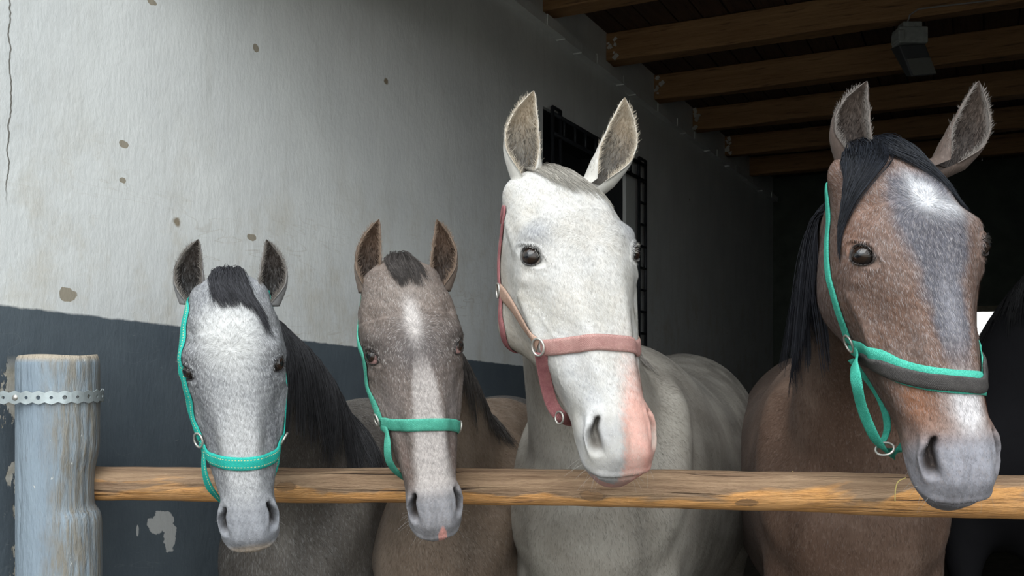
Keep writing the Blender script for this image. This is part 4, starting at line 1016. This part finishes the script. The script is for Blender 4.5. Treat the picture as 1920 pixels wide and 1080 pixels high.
def coat4(Q, B):
    ax, x, f, s = XS(B); n = vnoise(B, .55, 31)*.5+vnoise(B, 1.7, 32)*.35
    c = np.tile([.18, .105, .076], (len(B), 1)).astype(float)
    c = lerp3(c, (.25, .19, .17), np.clip(.3+n*.5, 0, .75)*ss(f, -10, -3))
    tri = np.interp(s, [2, 8, 15, 22, 30, 38, 46], [3, 5.6, 6.4, 4.8, 3.0, 2.2, 1.8])
    tm_ = (1-ss(np.abs(B[:, 0]-.3)+n*1.2, tri*.65, tri*1.2))*ss(s, 4, 9)*(1-ss(s, 33, 43))*(f > -5)
    c = lerp3(c, (.115, .122, .15), tm_*.9)
    c = lerp3(c, (.64, .65, .68), np.clip(1.5*gx(B, (.2, 4, 11.3), (2.0, 4, 2.6))+.75*gx(B, (4.2, 3.5, 14), (3.2, 4, 1.8))+.5*gx(B, (-.6, 4, 7), (1.2, 4, 2.5))+n*.0, 0, 1))
    c = lerp3(c, (.33, .33, .37), np.clip(gx(B, (.5, 3, 31), (1.6, 3, 6))*.7, 0, 1))
    c = lerp3(c, (.34, .145, .07), np.clip(gx(np.c_[ax, f, s], (5.2, -2, 44), (2.2, 3, 4.2))*.85, 0, 1))
    c = lerp3(c, (.62, .60, .61), np.clip(gx(B, (.6, 0, 45.5), (2.1, 4, 5.4))*1.5-n*.2, 0, 1)*ss(s, 38, 42))
    c = lerp3(c, (.20, .155, .14), np.clip(gx(np.c_[ax, f, s], (9, 0, 20), (2.4, 4, 3.2))*.6, 0, 1))
    c = lerp3(c, (.22, .11, .07), np.clip(gx(np.c_[ax, f, s], (10, -2, 17), (2.4, 4, 6.2))*.6, 0, 1))
    c = lerp3(c, (.145, .10, .085), ss(-f, 8, 14)*.8)
    c = lerp3(c, (.27, .28, .32), ss(s, 48.5, 53)*.92); c = lerp3(c, (.17, .165, .18), np.clip(gx(np.c_[ax, f, s], (6, -4, 54), (2.3, 4, 5))*.7+ss(s, 58, 61)*.7, 0, 1))
    return common(c, Q, B, 1.)
def bodycoat(a, b, c, seed, pale=(.3, .3, .3), pa=.3):
    def fn(bl, hq):
        n = vnoise(bl, 5, seed)*.5+vnoise(bl, 14, seed+1)*.4+vnoise(bl, 34, seed+2)*.35
        col = np.tile(a, (len(bl), 1)).astype(float); col = lerp3(col, b, np.clip(.4+n*.6, 0, 1))
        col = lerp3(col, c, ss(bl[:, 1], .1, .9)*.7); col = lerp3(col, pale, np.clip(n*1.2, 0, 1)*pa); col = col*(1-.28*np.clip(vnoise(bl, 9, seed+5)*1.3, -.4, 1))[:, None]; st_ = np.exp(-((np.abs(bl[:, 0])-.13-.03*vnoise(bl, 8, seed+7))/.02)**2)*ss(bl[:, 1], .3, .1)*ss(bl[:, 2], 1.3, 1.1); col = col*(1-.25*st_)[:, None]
        return col
    return fn
HD = {}
HD[1] = dict(rot=(12.8, -4.9, -5.5), scale=.807, origin=(-.514, 1.70, 1.554), k=.90, chest=(-.565, 2.20), heading=27, wide=.92,
    wm=([0, 8, 20, 30, 40, 48, 55], [1.048, 1.097, 1.014, 1.027, 1.055, 1.029, 0.967]),
    eary=1.735, ears=[((361, 560), (367, 449), -1, .0285, (.10, -1, .0), .0), ((504, 562), (507, 450), 1, .0275, (.15, -1, 0), .0)],
    ear_in=[(.055, .042, .034), (.26, .235, .21), (.015, .012, .01)], ear_out=[(.21, .205, .205), (.06, .055, .055)],
    coat=coat1, bodycoat=bodycoat((.08, .07, .060), (.13, .115, .10), (.034, .032, .032), 3, (.23, .215, .19), .6),
    fleck=(.62, .63, .64), fleckp=.28, furvar=(.55, 1.25), neck=dict(x=.0, u=.16, z=1.14, a=[.045, .06, .072, .095, .13, .155]),
    mat=coatmat('grey_roan_coat', (.55, .55, .55), (.08, .08, .085), .55, .4))
HD[2] = dict(rot=(13.4, -7.3, -7.2), scale=.843, origin=(-.202, 1.75, 1.589), k=.90, chest=(-.20, 2.20), heading=24, wide=.86,
    wm=([0, 8, 20, 30, 40, 48, 55], [1.059, 1.118, 0.991, 1.002, 1.002, 0.99, 0.884]),
    eary=1.775, ears=[((693, 540), (705, 411), -1, .0265, (.12, -1, .0), .0), ((826, 535), (826, 412), 1, .0275, (-.05, -1, 0), .0)],
    ear_in=[(.11, .068, .045), (.30, .22, .165), (.03, .02, .015)], ear_out=[(.14, .108, .088), (.08, .06, .05)],
    coat=coat2, bodycoat=bodycoat((.14, .098, .068), (.20, .15, .11), (.065, .054, .046), 5, (.27, .215, .17), .6),
    fleck=(.56, .53, .51), fleckp=.09, furvar=(.62, 1.25), white=43, sclera=(.50, .30, .28), look=(.0, .0, -.1),
    neck=dict(x=.0, u=.16, z=1.13, a=[.04, .055, .07, .09, .125, .15]),
    mat=coatmat('brown_roan_coat', (.44, .37, .32), (.07, .048, .036), .5, .4))
HD[3] = dict(whorl=19., root=1.0, jaw=1.6, rot=(23.8, -20.7, -4.6), scale=.977, origin=(.085, 1.745, 1.775), k=1.0, chest=(.165, 2.16), heading=20, wide=.98,
    wm=([0, 8, 20, 30, 40, 48, 55], [1.0, 1.109, 1.116, 1.175, 1.20, 1.118, 1.05]),
    eary=1.79, ears=[((984, 328), (992, 172), -1, .0355, (.08, -1, .0), .0), ((1129, 332), (1177, 188), 1, .0365, (.10, -1, 0), .0)],
    ear_in=[(.36, .285, .20), (.66, .58, .47), (.07, .06, .05)], ear_out=[(.56, .545, .51), (.5, .46, .41)],
    coat=coat3, bodycoat=bodycoat((.26, .236, .20), (.35, .33, .295), (.10, .092, .08), 8, (.47, .45, .40), .6),
    fleck=(.70, .70, .68), fleckp=.3, furvar=(.80, 1.15), white=60, sclera=(.6, .5, .42), look=(0, 0, 0),
    neck=dict(x=.0, u=.17, z=1.16, a=[.05, .065, .08, .11, .145, .17]), lash=(.5, .48, .44), whisk=(.6, .58, .55),
    mat=coatmat('pale_grey_coat', (.75, .74, .70), (.22, .20, .17), .35, .35, .6, (.40, .38, .33)))
HD[4] = dict(whorl=13., root=1.8, rot=(8.1, -15.3, -5.0), scale=.975, origin=(.629, 1.555, 1.769), k=1.0, chest=(.775, 2.13), heading=14, wide=1.0,
    wm=([0, 8, 20, 30, 40, 48, 55], [.93, .94, 1.128, 1.05, 1.155, 1.122, 1.02]),
    eary=1.60, ears=[((1596, 303), (1612, 154), -1, .0355, (.10, -1, .0), .0), ((1783, 298), (1838, 158), 1, .0350, (.0, -1, 0), .0)],
    ear_in=[(.06, .045, .036), (.26, .235, .215), (.015, .011, .01)], ear_out=[(.085, .062, .052), (.03, .02, .024)],
    coat=coat4, bodycoat=bodycoat((.105, .062, .043), (.15, .096, .070), (.066, .046, .036), 12, (.22, .155, .12), .6),
    fleck=(.46, .43, .43), fleckp=.18, furvar=(.55, 1.35), furlen=.0075, white=80, neck=dict(x=.02, u=.17, z=1.16, a=[.05, .065, .08, .105, .14, .165]),
    mat=coatmat('bay_roan_coat', (.40, .31, .26), (.06, .033, .022), .5, .45))
LAB = {1: 'dapple grey young horse in a bright teal halter, leftmost of the row',
       2: 'brownish roan young horse with pink lip spot, second from the left',
       3: 'almost white horse with a pink muzzle and dusty pink halter',
       4: 'large brown roan horse with a thick black forelock, rightmost head over the rail'}
HS = {}
for i in (1, 2, 3, 4): HS[i] = make_horse(LAB[i], HD[i]); HS[i]['root']['group'] = 'horses lined up at the rail'

# ---- forelocks and manes
def forelock(H, groups, n, col, r=.0005, colv=.5, seed=1, m=20, lift=1.0, spread=.35, curl=.5, clump=20, bulk=.6):
    """groups: guide curves [(x, s), ...] in head cm as functions of u (-1..1); hair springs from the poll, arches and lies on the face"""
    rg = np.random.default_rng(seed); L = []; cols = []; off_ = len(groups)
    wts = np.array([g_[1] for g_ in groups], float); wts /= wts.sum()
    for q in range(n):
        gi = rg.choice(off_, p=wts); cl = rg.integers(0, clump); rc = np.random.default_rng(seed*1000+int(cl)*7+int(gi))
        u = float(np.clip(rc.uniform(-1, 1)+rg.normal()*.12, -1.2, 1.2)); ll = (.6+.4*rc.random())*(1-.25*rg.random()**2); ph = rc.uniform(0, 6.28); am = rc.uniform(.3, 1)*curl
        up_ = rc.uniform(.05, 1.25)*lift*(1+.3*rg.normal())*(1-.65*u*u/1.4); jx = rg.normal()*spread; gp = groups[gi][0](u); gp, _ = resample([np.array([a, b, 0.]) for a, b in gp], 24); pts = []
        for t in np.linspace(0, 1, m):
            k = t*ll*23; k0 = min(int(k), 22); x, s_ = (gp[k0]*(1-k+k0)+gp[k0+1]*(k-k0))[:2]
            x *= min(1, .55+.45*t/.22); x += rc.normal()*1.1*math.exp(-((t-.12)/.10)**2)+jx*(.3+.8*t)+am*math.sin(t*5+ph)*t; arch = math.exp(-((t-.10)/.13)**2)
            if t < .10: p = H['h2w'](np.array([x, -11.5+t*48+rg.normal()*.1, -4.3-.3*up_-t*5*up_]))
            else:
                p = facefront(H, x, max(s_, -3.9), .25+bulk*(1-t)*(.4+.6*rg.random())+abs(rg.normal())*.22); p = p+H['d2w'](np.array([0, .35, -1.0]))*up_*arch*.009
            pts.append(p)
        L.append(smooth1(np.array(pts), 4)); cols.append(np.array(col)*rg.uniform(1-colv, 1+colv*1.5))
    return strands('forelock', np.array(L), r, r*.35, hairmat(), H['root'], np.clip(np.array(cols), 0, .9))
def G_(*pts):
    return lambda u: [(a+b*u, c+d*u) for a, b, c, d in pts]     # (x0, x per u, s0, s per u)
forelock(HS[1], [(G_((0, 4.2, -3.8, 0), (.8, 4.6, 0, .0), (2.0, 4.8, 3.5, -.5), (3.2, 5.0, 7.5, .6)), 1), (G_((2.5, 1, -3.8, 0), (5, 1, 1.5, 0), (7.6, .8, 9, 0), (8.6, .6, 14, 1)), .28)], 1100, (.035, .035, .04), .0005, seed=3, lift=1.3, clump=46, spread=.5, curl=1.1)
forelock(HS[2], [(G_((0, 3.2, -3.8, 0), (.3, 3.3, -1, .0), (.6, 3.2, 2.5, .3), (.8, 2.6, 6, .5)), 1), (G_((2, 1, -3.8, 0), (4.6, 1, 0, 0), (6.5, .6, 5, 0)), .15)], 700, (.055, .048, .045), .00045, seed=5, lift=1.2, clump=40, spread=.5, curl=.9)
forelock(HS[3], [(G_((0, 4.6, -3.8, 0), (.5, 4.8, -.5, .0), (1.2, 5.0, 4.5, .6), (2.2, 5.0, 10, 1.5)), 1), (G_((2.5, 2.0, -3.8, 0), (5.4, 1.6, 0, 0), (7.6, .8, 6, 0)), .4)], 850, (.34, .32, .285), .00045, seed=6, lift=.9, colv=.4, clump=40, spread=.5, curl=.8)
forelock(HS[4], [(G_((-2.5, 5.0, -3.8, 0), (-6, 5.0, .0, 1.0), (-13.0, 7, 4.0, 1.5), (-23, 8, 8.5, 2), (-34.0, 8, 13, 2), (-44, 8, 19, 2)), 1.2), (G_((2.5, 5.0, -3.8, 0), (3.0, 4.0, -.5, -1.2), (6.0, 4.2, 1.6, -2), (9.0, 4.8, 5.2, -2), (11.5, 5.5, 9.5, -1), (14, 6.5, 14, 0)), 1.2),
    (G_((0, 4.0, -3.8, 0), (-.5, 5.0, -1, 0), (-1.5, 6.5, 2.2, 0)), .4)], 2600, (.012, .014, .019), .00055, seed=7, lift=1.2, colv=.6, m=26, clump=90, spread=.6, curl=1.2, bulk=1.6)
def mane(H, n, col, side, t0, t1, length, seed, r=.0006, push=.012, back=(0, 0, 0), clump=26, drift=(0, 0, 0)):
    rg = np.random.default_rng(seed); L = []; cols = []; nr = H['neckr']
    for q in range(n):
        cl = int(rg.integers(0, clump)); rc = np.random.default_rng(seed*77+cl); t = t0+(t1-t0)*((cl+rg.normal()*.8)/clump); t = min(max(t, 0), 1)
        i = t*(len(nr)-1); i0 = min(int(i), len(nr)-2); fr = i-i0
        c = nr[i0][0]*(1-fr)+nr[i0+1][0]*fr; up_ = nr[i0][2]; lat = nr[i0][1]
        p = c+up_*.96; d = lat/np.linalg.norm(lat)*side; ln = length*(.75+.35*rc.random())*(1-.2*rg.random())
        P = [p+rg.normal(size=3)*.004]; v = d*.6+up_/np.linalg.norm(up_)*.5+np.array([0, 0, .1]); m = 16
        dr = np.array(drift)+rc.normal(size=3)*.07
        for j in range(m-1):
            v = v*.62+(np.array([0, 0, -1])+dr+np.array(back))*.38; v = v/np.linalg.norm(v); x = P[-1]+v*ln/m
            l, nn, _, ds = H['bbvh'].find_nearest(Vector(x)); l = np.array(l); nn = np.array(nn)
            if (x-l)@nn < push*.5: x = l+nn*push*(.5+.5*rg.random())
            P.append(x)
        L.append(smooth1(np.array(P), 2)); cols.append(np.array(col)*rg.uniform(.5, 1.8))
    return strands('mane', np.array(L), r, r*.4, hairmat(), H['root'], np.clip(np.array(cols), 0, .9))
mane(HS[1], 1500, (.035, .035, .038), 1, .10, .75, .34, 21, r=.0008)
mane(HS[2], 900, (.05, .045, .042), 1, .10, .75, .26, 22, r=.0007)
mane(HS[3], 900, (.26, .24, .22), 1, .05, .8, .26, 23, r=.0007)
mane(HS[4], 1400, (.014, .015, .02), -1, .0, .6, .34, 24, r=.0007)
# ---- halters
teal = webmat('teal_webbing', (.0, .33, .27), (.01, .42, .34), .25, (.62, .60, .30), .021)
green = webmat('worn_green_webbing', (.035, .27, .19), (.07, .36, .26), .45)
green2 = webmat('green_webbing', (.015, .30, .21), (.05, .42, .31), .45)
pink = webmat('dusty_pink_webbing', (.30, .145, .13), (.38, .21, .185), .4)
tanw = webmat('dirty_pink_webbing', (.36, .22, .16), (.43, .29, .22), .4)
rose = webmat('dark_rose_webbing', (.24, .075, .085), (.33, .13, .13), .4)
pad = webmat('black_padding', (.028, .025, .024), (.05, .045, .042), .35)
halter(HS[1], 'bright teal webbing halter with pale stitching on the leftmost grey horse', [
    dict(name='noseband', pts=[('l', -6.2, -10, 35.5), ('p', 357, 828), ('p', 385, 855), ('p', 425, 868), ('p', 462, 870), ('p', 500, 862), ('p', 524, 848), ('l', 7.4, -6, 36.3), ('l', 6.2, -10, 35.5)], w=.0235),
    dict(name='cheek_strap', pts=[('p', 357, 824), ('p', 349, 780), ('p', 343, 735), ('p', 340, 695), ('p', 340, 660), ('p', 345, 620), ('p', 347, 590), ('l', -6.4, -11.5, 1.0), ('l', -4, -13, -3.5)], w=.020),
    dict(name='cheek_strap', pts=[('l', 8.2, -7, 36), ('l', 9.6, -8.2, 27), ('l', 10, -10.5, 18), ('l', 9.4, -10.5, 9), ('l', 8.0, -10, 1.5)], w=.020),
    dict(name='chin_strap', pts=[('p', 358, 832), ('y', 372, 870, 1.70), ('y', 398, 922, 1.73), ('y', 440, 950, 1.80), ('y', 500, 905, 1.78), ('l', 8.0, -8, 37)], w=.018, free=([0, .1, .25, .85, 1], [0, .6, 1, 1, 0]), up=(-.35, -.9, -.1))],
    [dict(p=('p', 356, 824), r=.013), dict(p=('l', 8.4, -6.2, 36.2), r=.013), dict(p=('l', -10.6, -7.5, 18.5), r=.010, name='buckle')], [teal])
halter(HS[2], 'faded green webbing halter on the brownish roan horse second from the left', [
    dict(name='noseband', pts=[('l', -5.6, -10, 35.5), ('p', 708, 793), ('p', 735, 796), ('p', 775, 797), ('p', 820, 796), ('p', 850, 797), ('p', 862, 800), ('l', 6.0, -9, 36.5)], w=.0225),
    dict(name='cheek_strap', pts=[('p', 706, 790), ('p', 698, 760), ('p', 688, 720), ('p', 681, 685), ('p', 676, 655), ('l', -9.8, -9, 10), ('l', -7.0, -12, .5)], w=.018),
    dict(name='chin_strap', pts=[('p', 706, 800), ('y', 716, 830, 1.70), ('y', 742, 884, 1.74), ('y', 790, 905, 1.82), ('y', 840, 860, 1.78), ('l', 6.6, -8.5, 37)], w=.015, free=([0, .1, .25, .85, 1], [0, .6, 1, 1, 0]), up=(-.35, -.9, -.1))],
    [dict(p=('p', 706, 786), r=.011), dict(p=('l', 7.0, -7, 36.4), r=.011)], [green])
halter(HS[3], 'dusty pink webbing halter with a tan cheek strap on the white horse', [
    dict(name='noseband', pts=[('p', 1016, 652), ('p', 1040, 651), ('p', 1080, 646), ('p', 1130, 642), ('p', 1170, 645), ('p', 1190, 655), ('l', 7.6, -5, 36.5), ('l', 6.2, -9.5, 38)], w=.0285, th=.003),
    dict(name='cheek_strap', pts=[('p', 1010, 648), ('p', 985, 610), ('p', 962, 572), ('p', 941, 545)], w=.027, m=1, label='tan cheek strap'),
    dict(name='cheek_strap', pts=[('l', 8.4, -6, 36), ('l', 9.4, -11, 26), ('l', 9.8, -11, 14), ('l', 8.2, -12, 3)], w=.020, m=1),
    dict(name='crown_strap', pts=[('p', 940, 542), ('p', 938, 490), ('p', 943, 440), ('p', 950, 392), ('l', -7.6, -15, 3.5), ('l', -5, -16, -1)], w=.018, m=2),
    dict(name='throat_strap', pts=[('p', 942, 555), ('p', 940, 590), ('p', 945, 622), ('l', -5.2, -23.6, 29)], w=.017, m=2),
    dict(name='chin_strap', pts=[('r', 1014, 662, 1020, 664, -.004), ('r', 1022, 710, 1036, 712, .006), ('r', 1034, 756, 1052, 752, .012), ('r', 1054, 783, 1066, 775, .035), ('r', 1090, 790, 1066, 775, .09)], w=.024, m=2, free=([0, 1], [1, 1]), up=(-.35, -.93, 0), label='dark rose chin strap')],
    [dict(p=('p', 1013, 650), r=.0145, sq=-.1), dict(p=('p', 940, 545), r=.0135), dict(p=('r', 1054, 783, 1066, 775, .03), r=.011, free=1, name='buckle', n=(-.8, -.6, 0))], [pink, tanw, rose])
halter(HS[4], 'green webbing halter with a black padded noseband on the rightmost brown horse', [
    dict(name='noseband', pts=[('p', 1603, 655), ('p', 1640, 672), ('p', 1690, 697), ('p', 1750, 711), ('p', 1810, 717), ('p', 1842, 718), ('l', 7.0, -5.5, 37), ('l', 5.6, -10, 38)], w=.0365, th=.002, off=.003),
    dict(name='padding', pts=[('p', 1618, 672), ('p', 1645, 683), ('p', 1690, 703), ('p', 1750, 716), ('p', 1810, 722), ('p', 1840, 722), ('l', 7.2, -5.4, 37.3)], w=.024, th=.004, off=.0055, m=1, on='noseband', label='black padding'),
    dict(name='cheek_strap', pts=[('p', 1594, 642), ('p', 1577, 592), ('p', 1562, 540), ('p', 1553, 490), ('p', 1553, 450), ('l', -10.2, -13.5, 7), ('l', -8, -15.5, 0)], w=.023),
    dict(name='cheek_strap', pts=[('l', 8.2, -6, 36), ('l', 9.4, -11, 26), ('l', 9.6, -11, 14), ('l', 8.0, -12, 3)], w=.022),
    dict(name='chin_strap', pts=[('p', 1598, 655), ('y', 1603, 700, 1.50), ('y', 1618, 770, 1.52), ('y', 1652, 838, 1.55), ('y', 1690, 845, 1.62), ('l', 3, -14.5, 43)], w=.020, free=([0, .1, .2, 1], [0, .7, 1, 1]), up=(-.8, -.6, 0)),
    dict(name='throat_strap', pts=[('y', 1650, 838, 1.56), ('y', 1664, 800, 1.60), ('y', 1648, 740, 1.66), ('l', -5, -20, 32)], w=.016, free=([0, 1], [1, 1]), up=(-.8, -.6, 0))],
    [dict(p=('p', 1598, 642), r=.015), dict(p=('y', 1662, 846, 1.55), r=.013, free=1, n=(-.6, -.5, .6), sq=.2)], [green2, pad])

# ---- black horse standing behind the brown one
HB = dict(rot=(35, -20, 0), scale=1.0, origin=(1.76, 2.62, 1.86), k=1.03, chest=(1.58, 2.98), heading=15, low=True, ears=[], eary=2.6, ear_in=None, ear_out=None,
    coat=lambda Q, B: np.tile([.012, .012, .014], (len(Q), 1)), bodycoat=lambda a, b: np.tile([.012, .012, .014], (len(a), 1)), neck=dict(a=[.05, .07, .09, .12, .15, .18]),
    mat=coatmat('black_coat', (.02, .02, .022), (.004, .004, .005), .3, .3))
HB['mat'].node_tree.nodes['Principled BSDF'].inputs['Roughness'].default_value = .9; HB['mat'].node_tree.nodes['Principled BSDF'].inputs['Specular IOR Level'].default_value = .1
HSB = make_horse('black horse in the dark at the right edge of the photo, behind the brown one', HB)
mane(HSB, 900, (.004, .004, .005), -1, .0, .9, .30, 31, r=.0012)
# ---- straw
M_straw = simple('straw', (.62, .50, .18), .6)
for lab, pts in (('bent straw stalk hanging over the rail beside the brown horse muzzle', [at(1698, 896, 1.79), at(1684, 903, 1.775), at(1679, 918, 1.775), at(1678, 940, 1.775)]),
                 ('short straw lying on top of the rail left of the brown horse', [at(1486, 884, 1.87), at(1492, 888, 1.86), at(1497, 892, 1.855)])):
    m = MB(); P, _ = resample([np.array(p) for p in pts], 16); m.tube(P, .0011, 6)
    tag(m.build('straw_stalk', M_straw, None, True), lab, 'straw', 'loose straws on the rail')
